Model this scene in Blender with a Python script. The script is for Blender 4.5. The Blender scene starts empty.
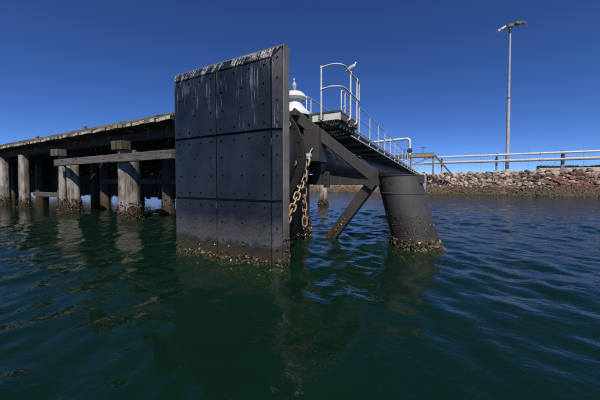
import bpy, bmesh, math, random
import numpy as np
from mathutils import Vector, Matrix, Quaternion
rnd = random.Random(7)
S = bpy.context.scene
COL = S.collection

# ------------------------------------------------------------------ camera
cam_d = bpy.data.cameras.new('camera'); cam = bpy.data.objects.new('camera', cam_d); COL.objects.link(cam)
cam_d.sensor_width = 36.0; cam_d.lens = 36.0 * 267.0 / 600.0
cam_d.shift_y = -10.0 / 600.0
cam_d.clip_start = 0.05; cam_d.clip_end = 6000.0
cam.location = (2.58, -4.12, 1.6)
cam.rotation_euler = (math.radians(90.0) - math.atan(8.0 / 267.0), 0.0, math.radians(28.6))
S.camera = cam

# ------------------------------------------------------------------ sky, sun, exposure
SUN_EL, SUN_ROT = math.radians(47.0), math.radians(148.0)
world = bpy.data.worlds.new('World'); S.world = world; world.use_nodes = True
nt = world.node_tree
sky = nt.nodes.new('ShaderNodeTexSky'); sky.sky_type = 'NISHITA'; sky.sun_disc = False
sky.sun_elevation = SUN_EL; sky.sun_rotation = SUN_ROT
sky.altitude = 3500.0; sky.air_density = 0.8; sky.dust_density = 0.5; sky.ozone_density = 9.0
bg = nt.nodes['Background']; bg.inputs[1].default_value = 0.12
hs = nt.nodes.new('ShaderNodeHueSaturation'); hs.inputs['Saturation'].default_value = 1.09; hs.inputs['Hue'].default_value = 0.509
nt.links.new(sky.outputs[0], hs.inputs['Color']); nt.links.new(hs.outputs[0], bg.inputs[0])
sun_d = bpy.data.lights.new('sun', 'SUN'); sun = bpy.data.objects.new('sun', sun_d); COL.objects.link(sun)
sun_d.energy = 3.9; sun_d.angle = math.radians(0.53); sun_d.color = (1.0, 0.95, 0.87)
sv = Vector((math.sin(SUN_ROT) * math.cos(SUN_EL), math.cos(SUN_ROT) * math.cos(SUN_EL), math.sin(SUN_EL)))
sun.rotation_euler = sv.to_track_quat('Z', 'Y').to_euler()
S.view_settings.view_transform = 'Standard'; S.view_settings.look = 'None'
S.view_settings.gamma = 1.0; S.view_settings.exposure = 0.0; S.view_settings.use_curve_mapping = False
S.render.engine = 'CYCLES'
S.cycles.max_bounces = 4; S.cycles.diffuse_bounces = 2; S.cycles.glossy_bounces = 3; S.cycles.volume_bounces = 0; S.cycles.transparent_max_bounces = 6
S.cycles.caustics_reflective = False; S.cycles.caustics_refractive = False

# ------------------------------------------------------------------ helpers: objects
def tag(o, label=None, cat=None, group=None, kind=None):
    if label: o['label'] = label
    if cat: o['category'] = cat
    if group: o['group'] = group
    if kind: o['kind'] = kind
    return o

def thing(name, loc, label, cat, group=None, rz=0.0):
    o = bpy.data.objects.new(name, None); COL.objects.link(o)
    o.empty_display_size = 0.2
    o.location = loc; o.rotation_euler = (0, 0, rz)
    return tag(o, label, cat, group)

WORLD_OF = {}
def wmat(o):
    m = o.matrix_basis.copy()
    while o.parent is not None:
        o = o.parent; m = o.matrix_basis @ m
    return m

def put(name, me, parent=None, mat=None, loc=None, rot=None):
    """Link mesh data as one object. Coordinates of the mesh are world coordinates unless loc is given (then world loc)."""
    o = bpy.data.objects.new(name, me); COL.objects.link(o)
    if mat is not None and not me.materials: me.materials.append(mat)
    M = Matrix.Identity(4)
    if loc is not None:
        M = Matrix.Translation(loc)
        if rot is not None: M = M @ (rot.to_matrix().to_4x4() if not isinstance(rot, Matrix) else rot.to_4x4())
    if parent is not None:
        o.parent = parent
        M = wmat(parent).inverted() @ M
    o.matrix_basis = M
    return o

class MB:
    def __init__(self): self.v = []; self.f = []
    def add(self, vs, fs):
        n = len(self.v); self.v += [tuple(p) for p in vs]; self.f += [tuple(i + n for i in q) for q in fs]; return self
    def hexa(self, p):   # 8 points: bottom ring 0-3 ccw from above, top ring 4-7
        return self.add(p, [(3, 2, 1, 0), (4, 5, 6, 7), (0, 1, 5, 4), (1, 2, 6, 5), (2, 3, 7, 6), (3, 0, 4, 7)])
    def box(self, a, b, bev=0.0):
        x0, y0, z0 = a; x1, y1, z1 = b
        if bev <= 0:
            return self.hexa([(x0, y0, z0), (x1, y0, z0), (x1, y1, z0), (x0, y1, z0), (x0, y0, z1), (x1, y0, z1), (x1, y1, z1), (x0, y1, z1)])
        bm = bmesh.new(); bmesh.ops.create_cube(bm, size=1.0)
        for v in bm.verts: v.co = ((x0 + x1) / 2 + v.co.x * (x1 - x0), (y0 + y1) / 2 + v.co.y * (y1 - y0), (z0 + z1) / 2 + v.co.z * (z1 - z0))
        bmesh.ops.bevel(bm, geom=bm.edges[:], offset=bev, segments=1, affect='EDGES')
        bm.verts.index_update(); r = ([v.co[:] for v in bm.verts], [[v.index for v in f.verts] for f in bm.faces]); bm.free()
        return self.add(*r)
    def bar(self, a, b, w, h, up=(0, 0, 1), bev=0.0):   # box section from a to b: w across, h along up
        a = Vector(a); b = Vector(b); d = b - a; L = d.length; d.normalize()
        s = d.cross(Vector(up)).normalized(); u = s.cross(d).normalized()
        t = MB().box((-w / 2, 0, -h / 2), (w / 2, L, h / 2), bev)
        return self.add([a + s * p[0] + d * p[1] + u * p[2] for p in t.v], t.f)
    def tube(self, pts, r, n=10, caps=True, closed=False):
        pts = [Vector(p) for p in pts]; m = len(pts)
        rs = r if isinstance(r, (list, tuple)) else [r] * m
        ring = []; ref = None
        for i, p in enumerate(pts):
            if closed: t = pts[(i + 1) % m] - pts[i - 1]
            else: t = pts[min(i + 1, m - 1)] - pts[max(i - 1, 0)]
            t.normalize()
            if ref is None:
                ref = Vector((0, 0, 1)) if abs(t.z) < 0.9 else Vector((1, 0, 0))
            s = t.cross(ref).normalized(); u = s.cross(t).normalized(); ref = u
            ring += [p + (s * math.cos(2 * math.pi * k / n) + u * math.sin(2 * math.pi * k / n)) * rs[i] for k in range(n)]
        fs = []
        for i in range(m if closed else m - 1):
            j = (i + 1) % m
            for k in range(n):
                fs.append((i * n + k, i * n + (k + 1) % n, j * n + (k + 1) % n, j * n + k))
        if caps and not closed:
            fs.append(tuple(range(n))[::-1]); fs.append(tuple((m - 1) * n + k for k in range(n)))
        return self.add(ring, fs)
    def lathe(self, prof, n=24, origin=(0, 0, 0), axis='Z', caps=True):
        o = Vector(origin); vs = []
        for (r, h) in prof:
            for k in range(n):
                c, s = math.cos(2 * math.pi * k / n) * r, math.sin(2 * math.pi * k / n) * r
                vs.append(o + (Vector((c, s, h)) if axis == 'Z' else Vector((c, h, s)) if axis == 'Y' else Vector((h, c, s))))
        m = len(prof); fs = [(i * n + k, i * n + (k + 1) % n, (i + 1) * n + (k + 1) % n, (i + 1) * n + k) for i in range(m - 1) for k in range(n)]
        if caps: fs.append(tuple(range(n))[::-1]); fs.append(tuple((m - 1) * n + k for k in range(n)))
        return self.add(vs, fs)
    def mesh(self, name, mat=None, smooth=False, angle=None):
        me = bpy.data.meshes.new(name); me.from_pydata(self.v, [], self.f)
        bm = bmesh.new(); bm.from_mesh(me); bmesh.ops.recalc_face_normals(bm, faces=bm.faces[:])
        if smooth:
            for f in bm.faces: f.smooth = True
            a = math.radians(angle or 40)
            for e in bm.edges:
                if len(e.link_faces) == 2 and e.calc_face_angle(0) > a: e.smooth = False
        bm.to_mesh(me); bm.free()
        if mat: me.materials.append(mat)
        return me
    def part(self, name, parent=None, mat=None, smooth=False, angle=None):
        return put(name, self.mesh(name, mat, smooth, angle), parent)

# ------------------------------------------------------------------ helpers: materials
class N:
    def __init__(self, name):
        self.m = bpy.data.materials.new(name); self.m.use_nodes = True
        self.t = self.m.node_tree; self.b = self.t.nodes['Principled BSDF']; self.out = self.t.nodes['Material Output']
    def n(self, typ, **kw):
        nd = self.t.nodes.new('ShaderNode' + typ)
        for k, v in kw.items():
            if k.startswith('i_'):
                nd.inputs[k[2:].replace('_', ' ')].default_value = v
            else: setattr(nd, k, v)
        return nd
    def l(self, a, b): self.t.links.new(a, b)
    def coord(self, kind='Object', scale=(1, 1, 1)):
        if kind == 'World': src = self.n('NewGeometry').outputs['Position']
        else: src = self.n('TexCoord').outputs[kind]
        mp = self.n('Mapping'); mp.inputs['Scale'].default_value = scale
        self.l(src, mp.inputs['Vector']); return mp.outputs[0]
    def noise(self, co, scale, detail=5, rough=0.55, dist=0.0):
        nd = self.n('TexNoise'); nd.inputs['Scale'].default_value = scale; nd.inputs['Detail'].default_value = detail
        nd.inputs['Roughness'].default_value = rough; nd.inputs['Distortion'].default_value = dist
        self.l(co, nd.inputs['Vector']); return nd.outputs[0]
    def ramp(self, fac, stops):
        r = self.n('ValToRGB'); e = r.color_ramp.elements
        while len(e) < len(stops): e.new(0.5)
        for k, (p, c) in enumerate(stops):
            e[k].position = p; e[k].color = (*c, 1) if not isinstance(c, (int, float)) else (c, c, c, 1)
        self.l(fac, r.inputs[0]); return r.outputs[0]
    def math(self, op, a, b=None, clamp=False):
        nd = self.n('Math', operation=op); nd.use_clamp = clamp
        for i, x in enumerate((a, b)):
            if x is None: continue
            if isinstance(x, (int, float)): nd.inputs[i].default_value = x
            else: self.l(x, nd.inputs[i])
        return nd.outputs[0]
    def mix(self, f, a, b, mode='MIX'):
        nd = self.n('Mix', data_type='RGBA', blend_type=mode)
        for i, x in ((0, f), (6, a), (7, b)):
            if isinstance(x, (int, float)): nd.inputs[i].default_value = x if i == 0 else (x, x, x, 1)
            elif isinstance(x, tuple): nd.inputs[i].default_value = (*x, 1)
            else: self.l(x, nd.inputs[i])
        return nd.outputs[2]
    def z(self):
        s = self.n('SeparateXYZ'); self.l(self.n('NewGeometry').outputs['Position'], s.inputs[0]); return s.outputs[2]
    def bump(self, h, strength, dist=0.02):
        b = self.n('Bump'); b.inputs['Strength'].default_value = strength; b.inputs['Distance'].default_value = dist
        self.l(h, b.inputs['Height']); self.l(b.outputs[0], self.b.inputs['Normal'])
    def done(self, color, rough=0.6, metal=0.0, spec=0.5):
        if isinstance(color, tuple): self.b.inputs['Base Color'].default_value = (*color, 1)
        else: self.l(color, self.b.inputs['Base Color'])
        if isinstance(rough, (int, float)): self.b.inputs['Roughness'].default_value = rough
        else: self.l(rough, self.b.inputs['Roughness'])
        self.b.inputs['Metallic'].default_value = metal
        self.b.inputs['Specular IOR Level'].default_value = spec
        return self.m

def simple(name, c1, c2, scale=4.0, stretch=(1, 1, 1), rough=0.6, metal=0.0, bump=0.2, kind='World', vary=0.0, spec=0.5, dist=0.02):
    a = N(name); co = a.coord(kind, stretch); n1 = a.noise(co, scale, 6, 0.6)
    c = a.mix(a.ramp(n1, [(0.32, 0.0), (0.68, 1.0)]), c1, c2)
    if vary:
        r = a.n('ObjectInfo').outputs['Random']
        v = a.math('ADD', a.math('MULTIPLY', r, 2 * vary), 1 - vary)
        cc = a.n('CombineColor')
        for i in range(3): a.l(v, cc.inputs[i])
        c = a.mix(1.0, c, cc.outputs[0], 'MULTIPLY')
    n2 = a.noise(co, scale * 5, 4, 0.6)
    if bump: a.bump(n2, bump, dist)
    ro = a.math('ADD', a.math('MULTIPLY', n2, 0.25), rough - 0.12)
    return a.done(c, ro, metal, spec)

# --- polyethylene pads: black, scuffed, bird-lime streaks from the top, tidal stain at the foot
def pad_material(name, lime):
    a = N(name); co = a.coord('World')
    base = a.mix(a.ramp(a.noise(co, 1.7, 5), [(0.35, 0.0), (0.7, 1.0)]), (0.007, 0.009, 0.013), (0.019, 0.022, 0.030))
    fade = a.ramp(a.noise(a.coord('World', (1.0, 1.0, 0.7)), 0.9, 4, 0.6), [(0.45, 0.0), (0.72, 0.5)])
    base = a.mix(fade, base, (0.040, 0.044, 0.056))
    gouge = a.ramp(a.noise(a.coord('World', (0.6, 0.6, 22.0)), 2.2, 3, 0.8), [(0.68, 0.0), (0.73, 0.6)])
    base = a.mix(gouge, base, (0.10, 0.10, 0.11))
    scuff = a.ramp(a.noise(a.coord('World', (2.0, 2.0, 16.0)), 3.0, 6, 0.7), [(0.55, 0.0), (0.78, 0.35)])
    base = a.mix(scuff, base, (0.055, 0.058, 0.068))
    # vertical streaks: fine bands across the panel, broken up along their length, longest under the top edge
    cs = a.coord('World', (1.0, 0.06, 0.05))
    bands = a.noise(cs, 42.0, 3, 0.7)
    s2 = a.noise(a.coord('World', (1.0, 0.5, 0.35)), 5.0, 4, 0.6)
    zz = a.z()
    reach = a.ramp(a.math('DIVIDE', a.math('SUBTRACT', zz, 2.1), 2.2), [(0.0, 0.15), (0.3, 0.45), (0.72, 0.8), (1.0, 1.0)])
    val = a.math('ADD', a.math('MULTIPLY', bands, 0.62), a.math('MULTIPLY', s2, 0.42))
    val = a.math('ADD', val, a.math('MULTIPLY', a.math('SUBTRACT', a.noise(a.coord('World', (1.0, 0.3, 0.25)), 1.6, 3, 0.6), 0.5), 0.34))
    val = a.math('ADD', val, a.math('MULTIPLY', reach, 0.20 if not lime else 0.215))
    if lime: val = a.math('ADD', val, a.math('MULTIPLY', a.math('SUBTRACT', a.noise(a.coord('World', (1.0, 0.7, 0.7)), 15.0, 4, 0.7), 0.5), 0.42))
    streak = a.ramp(val, [(0.715, 0.0), (0.755, 0.4), (0.84, 0.9)])
    c = a.mix(streak, base, (0.50, 0.50, 0.47) if lime else (0.30, 0.305, 0.31))
    # tide marks
    edge = a.noise(a.coord('World', (1.0, 1.0, 1.0)), 3.5, 5, 0.6)
    zt = a.math('ADD', zz, a.math('MULTIPLY', a.math('SUBTRACT', edge, 0.5), 0.5))
    silt = a.ramp(a.math('DIVIDE', zt, 1.3), [(0.22, 0.0), (0.32, 0.9), (0.50, 0.65), (0.72, 0.0)])
    siltn = a.math('MULTIPLY', silt, a.ramp(a.noise(a.coord('World', (1, 1, 0.6)), 28.0, 6, 0.75), [(0.36, 0.25), (0.60, 1.0)]))
    c = a.mix(siltn, c, (0.125, 0.120, 0.112))
    alg = a.ramp(zt, [(0.24, 1.0), (0.37, 0.0)])
    c = a.mix(a.math('MULTIPLY', alg, 0.9), c, a.mix(a.noise(co, 24.0, 4), (0.022, 0.019, 0.008), (0.085, 0.072, 0.034)))
    a.bump(a.noise(a.coord('World', (1, 1, 2)), 9.0, 6, 0.65), 0.10, 0.01)
    ro = a.math('ADD', a.math('MULTIPLY', a.noise(co, 6.0, 4), 0.28), 0.22)
    return a.done(c, a.mix(streak, ro, 0.8), 0.0, 0.42)

def steel_material(name, c1, c2, stain=True):
    a = N(name); co = a.coord('World')
    c = a.mix(a.ramp(a.noise(co, 2.2, 6, 0.62), [(0.3, 0.0), (0.7, 1.0)]), c1, c2)
    patch = a.ramp(a.noise(co, 0.8, 4, 0.6), [(0.40, 0.0), (0.62, 0.55)])
    c = a.mix(patch, c, tuple(q * 0.6 for q in c1))
    run = a.ramp(a.noise(a.coord('World', (1, 1, 0.08)), 11.0, 4, 0.6), [(0.56, 0.0), (0.74, 0.5)])
    c = a.mix(run, c, (0.11, 0.092, 0.074))
    rust = a.ramp(a.noise(co, 9.0, 6, 0.72), [(0.61, 0.0), (0.68, 0.75)])
    c = a.mix(rust, c, (0.105, 0.052, 0.026))
    chip = a.ramp(a.noise(co, 34.0, 3, 0.6), [(0.68, 0.0), (0.72, 0.6)])
    c = a.mix(chip, c, (0.15, 0.13, 0.11))
    if stain:
        zz = a.z(); e = a.noise(co, 5.0, 5, 0.65)
        zt = a.math('ADD', zz, a.math('MULTIPLY', a.math('SUBTRACT', e, 0.5), 0.5))
        spots = a.ramp(a.noise(co, 38.0, 4, 0.65), [(0.46, 0.0), (0.54, 1.0)])
        band = a.ramp(zt, [(0.38, 1.0), (0.95, 0.0)])
        c = a.mix(a.math('MULTIPLY', spots, band), c, (0.030, 0.024, 0.017))
        low = a.ramp(zt, [(0.12, 1.0), (0.34, 0.0)])
        c = a.mix(a.math('MULTIPLY', low, 0.85), c, (0.065, 0.047, 0.022))
    a.bump(a.noise(co, 14.0, 6, 0.65), 0.3, 0.012)
    return a.done(c, a.math('ADD', a.math('MULTIPLY', a.noise(co, 7.0, 4), 0.25), 0.45))

def timber_material(name, c1, c2, stretch, tide=True, vary=0.2, scale=7.0, pale=0.0):
    a = N(name); co = a.coord('World', stretch)
    g = a.noise(co, scale, 7, 0.68, 0.4)
    c = a.mix(a.ramp(g, [(0.30, 0.0), (0.66, 1.0)]), c1, c2)
    crack = a.ramp(a.noise(co, scale * 2.3, 4, 0.6), [(0.36, 1.0), (0.43, 0.0)])
    c = a.mix(a.math('MULTIPLY', crack, 0.8), c, (0.02, 0.016, 0.012))
    if pale:
        pw = a.ramp(a.noise(a.coord('World', (1, 1, 0.5)), 2.4, 4), [(0.45, 0.0), (0.62, pale)])
        c = a.mix(pw, c, (0.50, 0.46, 0.41))
    r = a.n('ObjectInfo').outputs['Random']
    v = a.math('ADD', a.math('MULTIPLY', r, 2 * vary), 1 - vary)
    cc = a.n('CombineColor')
    for i in range(3): a.l(v, cc.inputs[i])
    c = a.mix(1.0, c, cc.outputs[0], 'MULTIPLY')
    if tide:
        zz = a.z(); zt = a.math('ADD', zz, a.math('MULTIPLY', a.noise(a.coord('World'), 4.0, 4), 0.7))
        c = a.mix(a.ramp(zt, [(0.6, 1.0), (1.6, 0.0)]), c, (0.070, 0.048, 0.028))
    a.bump(a.math('ADD', g, a.math('MULTIPLY', crack, -0.6)), 0.55, 0.03)
    return a.done(c, 0.85, 0.0, 0.25)

def shell_material():
    a = N('shell_crust'); ri = a.n('NewGeometry').outputs['Random Per Island']
    c = a.ramp(ri, [(0.0, (0.016, 0.013, 0.008)), (0.45, (0.060, 0.044, 0.020)), (0.75, (0.115, 0.086, 0.042)), (0.95, (0.17, 0.135, 0.08)), (0.985, (0.42, 0.38, 0.31)), (1.0, (0.5, 0.46, 0.4))])
    a.bump(a.noise(a.coord('World'), 60.0, 3), 0.5, 0.01)
    return a.done(c, 0.7, 0.0, 0.4)

M = {}
M['pad'] = pad_material('black_polyethylene', False)
M['pad_top'] = pad_material('black_polyethylene_limed', True)
M['panel_steel'] = steel_material('panel_edge_steel', (0.17, 0.15, 0.13), (0.31, 0.285, 0.25))
M['steel'] = steel_material('dark_painted_steel', (0.044, 0.040, 0.037), (0.072, 0.064, 0.058))
M['pile_steel'] = steel_material('raked_pile_coating', (0.048, 0.044, 0.041), (0.082, 0.075, 0.069))
M['rubber'] = simple('black_rubber', (0.010, 0.010, 0.011), (0.022, 0.021, 0.021), 5, rough=0.6, bump=0.3)
M['bolt'] = simple('bolt_steel', (0.02, 0.02, 0.022), (0.05, 0.05, 0.05), 30, rough=0.5, metal=0.3)
M['galv'] = simple('galvanised_steel', (0.62, 0.62, 0.60), (0.75, 0.74, 0.71), 6, rough=0.45, metal=0.0, bump=0.1)
def rail_material():
    a = N('galvanised_rail'); co = a.coord('World')
    c = a.mix(a.ramp(a.noise(co, 7.0, 5, 0.6), [(0.3, 0.0), (0.7, 1.0)]), (0.52, 0.52, 0.50), (0.76, 0.75, 0.71))
    c = a.mix(a.ramp(a.noise(co, 15.0, 5, 0.7), [(0.60, 0.0), (0.70, 0.7)]), c, (0.34, 0.25, 0.17))
    a.bump(a.noise(co, 60.0, 3), 0.15, 0.005)
    return a.done(c, 0.5, 0.0, 0.5)
M['rail'] = rail_material()
M['cream'] = simple('cream_paint_weathered', (0.80, 0.77, 0.69), (0.60, 0.55, 0.46), 6, rough=0.55, bump=0.2)
M['green'] = simple('green_paint', (0.045, 0.085, 0.055), (0.085, 0.11, 0.075), 6, rough=0.5)
M['grating'] = simple('grating_steel', (0.035, 0.035, 0.033), (0.07, 0.068, 0.06), 14, rough=0.6)
M['channel'] = simple('grey_green_channel', (0.17, 0.185, 0.17), (0.28, 0.285, 0.26), 4, rough=0.5, bump=0.15)
def white_material():
    a = N('white_limed_paint'); co = a.coord('World')
    c = a.mix(a.ramp(a.noise(co, 5.0, 5, 0.6), [(0.3, 0.0), (0.7, 1.0)]), (0.84, 0.83, 0.80), (0.70, 0.68, 0.62))
    c = a.mix(a.ramp(a.noise(a.coord('World', (1, 1, 0.2)), 13.0, 5, 0.7), [(0.56, 0.0), (0.72, 0.6)]), c, (0.42, 0.38, 0.30))
    a.bump(a.noise(co, 25.0, 5, 0.7), 0.4, 0.01)
    return a.done(c, 0.65, 0.0, 0.35)
M['white'] = white_material()
M['chain_galv'] = simple('galvanised_chain', (0.60, 0.48, 0.31), (0.42, 0.28, 0.15), 18, rough=0.5, metal=0.2, bump=0.3)
M['chain_rust'] = simple('rusty_chain', (0.34, 0.17, 0.07), (0.52, 0.37, 0.21), 22, rough=0.75, bump=0.5)
M['rust'] = simple('rusty_steel', (0.22, 0.10, 0.04), (0.36, 0.24, 0.13), 20, rough=0.8, bump=0.5)
M['shell'] = shell_material()
M['pile_timber'] = timber_material('weathered_pile_timber', (0.12, 0.082, 0.055), (0.36, 0.31, 0.25), (1, 1, 0.07), True, 0.15, 9.0, 0.8)
M['inner_timber'] = timber_material('dark_pile_timber', (0.06, 0.047, 0.036), (0.13, 0.105, 0.08), (1, 1, 0.09), True, 0.25)
M['beam_timber'] = timber_material('grey_beam_timber', (0.075, 0.065, 0.055), (0.18, 0.16, 0.137), (0.10, 1, 1), False, 0.15)
M['girder_timber'] = timber_material('dark_girder_timber', (0.030, 0.025, 0.020), (0.065, 0.055, 0.045), (0.2, 0.2, 1), False, 0.3)  # dark brown timber of the girders, headstocks and back boards
M['moss_timber'] = timber_material('mossy_timber', (0.06, 0.055, 0.03), (0.15, 0.13, 0.08), (1, 1, 0.3), False, 0.2)
M['kerb_timber'] = timber_material('lichen_kerb_timber', (0.10, 0.105, 0.06), (0.20, 0.195, 0.125), (0.10, 1, 1), False, 0.12)
M['plank_timber'] = timber_material('deck_plank_timber', (0.30, 0.25, 0.18), (0.60, 0.56, 0.47), (1, 0.2, 1), False, 0.45, 5.0, 0.5)
def plank_material():
    a = N('deck_plank'); co = a.coord('World', (1, 0.2, 1)); g = a.noise(co, 6.0, 6, 0.65)
    shaded_wood = a.mix(g, (0.035, 0.03, 0.024), (0.09, 0.078, 0.062))  # all but the ends darkened: the underside's shade is put into the colour
    r = a.n('ObjectInfo').outputs['Random']
    paint = a.mix(a.ramp(r, [(0.0, 0.0), (0.18, 0.0), (0.3, 1.0)]), (0.36, 0.28, 0.19), (0.64, 0.58, 0.47))
    paint = a.mix(a.ramp(a.noise(a.coord('World'), 9.0, 5, 0.7), [(0.46, 0.0), (0.66, 0.75)]), paint, (0.16, 0.12, 0.07))
    v = a.math('ADD', a.math('MULTIPLY', a.math('FRACT', a.math('MULTIPLY', r, 7.3)), 0.5), 0.6)
    cc = a.n('CombineColor')
    for i in range(3): a.l(v, cc.inputs[i])
    paint = a.mix(1.0, paint, cc.outputs[0], 'MULTIPLY')
    tc = a.n('SeparateXYZ'); a.l(a.n('TexCoord').outputs['Normal'], tc.inputs[0])
    end = a.math('GREATER_THAN', a.math('MULTIPLY', tc.outputs[1], -1.0), 0.6)
    a.bump(g, 0.4, 0.02)
    return a.done(a.mix(end, shaded_wood, paint), 0.85, 0.0, 0.2)
M['plank_timber'] = plank_material()
M['lamp_grey'] = simple('mast_paint', (0.40, 0.385, 0.37), (0.55, 0.53, 0.51), 2, rough=0.5, bump=0.05)
M['pipe_white'] = simple('white_pipe_paint', (0.74, 0.73, 0.70), (0.58, 0.56, 0.52), 3, rough=0.45, bump=0.05)
M['pipe_grey'] = simple('grey_pipe_paint', (0.60, 0.60, 0.57), (0.42, 0.43, 0.39), 3, rough=0.5, bump=0.05)
M['ochre'] = simple('ochre_steel', (0.42, 0.33, 0.19), (0.27, 0.19, 0.11), 4, rough=0.6)
M['brown_steel'] = simple('brown_steel', (0.13, 0.09, 0.06), (0.20, 0.15, 0.11), 4, rough=0.6)
M['grey_steel'] = simple('grey_steel', (0.16, 0.165, 0.17), (0.26, 0.26, 0.26), 4, rough=0.55)
M['black_steel'] = simple('black_steel', (0.02, 0.02, 0.02), (0.045, 0.045, 0.045), 4, rough=0.5)
M['concrete'] = simple('pale_concrete', (0.46, 0.42, 0.36), (0.60, 0.56, 0.49), 3, rough=0.85, bump=0.3)
M['glass'] = simple('floodlight_glass', (0.62, 0.62, 0.58), (0.75, 0.74, 0.70), 4, rough=0.2, bump=0.0)

def rock_material(name, c1, c2, c3):
    a = N(name); co = a.coord('Object'); r = a.n('ObjectInfo').outputs['Random']
    ad = a.n('VectorMath', operation='ADD'); a.l(co, ad.inputs[0])
    cv = a.n('CombineXYZ'); a.l(a.math('MULTIPLY', r, 37.0), cv.inputs[0]); a.l(cv.outputs[0], ad.inputs[1])
    c = a.mix(a.ramp(a.noise(ad.outputs[0], 2.6, 6, 0.6), [(0.3, 0.0), (0.65, 1.0)]), c1, c2)
    c = a.mix(a.ramp(a.noise(ad.outputs[0], 8.0, 5, 0.65), [(0.52, 0.0), (0.7, 0.7)]), c, c3)
    v = a.math('ADD', a.math('MULTIPLY', r, 0.6), 0.62)
    cc = a.n('CombineColor')
    for i in range(3): a.l(v, cc.inputs[i])
    c = a.mix(1.0, c, cc.outputs[0], 'MULTIPLY')
    zt = a.math('ADD', a.z(), a.math('MULTIPLY', a.noise(a.coord('World'), 0.9, 4), 0.9))
    c = a.mix(a.ramp(a.math('DIVIDE', zt, 3.0), [(0.34, 0.8), (0.50, 0.0)]), c, (0.135, 0.095, 0.062))
    c = a.mix(a.ramp(a.math('DIVIDE', zt, 3.0), [(0.20, 0.7), (0.30, 0.0)]), c, (0.11, 0.095, 0.045))
    a.bump(a.noise(ad.outputs[0], 9.0, 6, 0.65), 0.6, 0.06)
    return a.done(c, 0.9, 0.0, 0.2)
ROCKS = [rock_material('cream_rock', (0.58, 0.50, 0.40), (0.44, 0.36, 0.28), (0.26, 0.20, 0.15)),
         rock_material('pink_rock', (0.52, 0.39, 0.30), (0.40, 0.28, 0.21), (0.22, 0.155, 0.12)),
         rock_material('grey_rock', (0.43, 0.385, 0.33), (0.29, 0.25, 0.21), (0.50, 0.44, 0.37)),
         rock_material('red_rock', (0.30, 0.135, 0.10), (0.21, 0.09, 0.07), (0.36, 0.24, 0.19)),
         rock_material('dark_rock', (0.17, 0.125, 0.095), (0.11, 0.082, 0.062), (0.24, 0.19, 0.14))]

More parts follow.
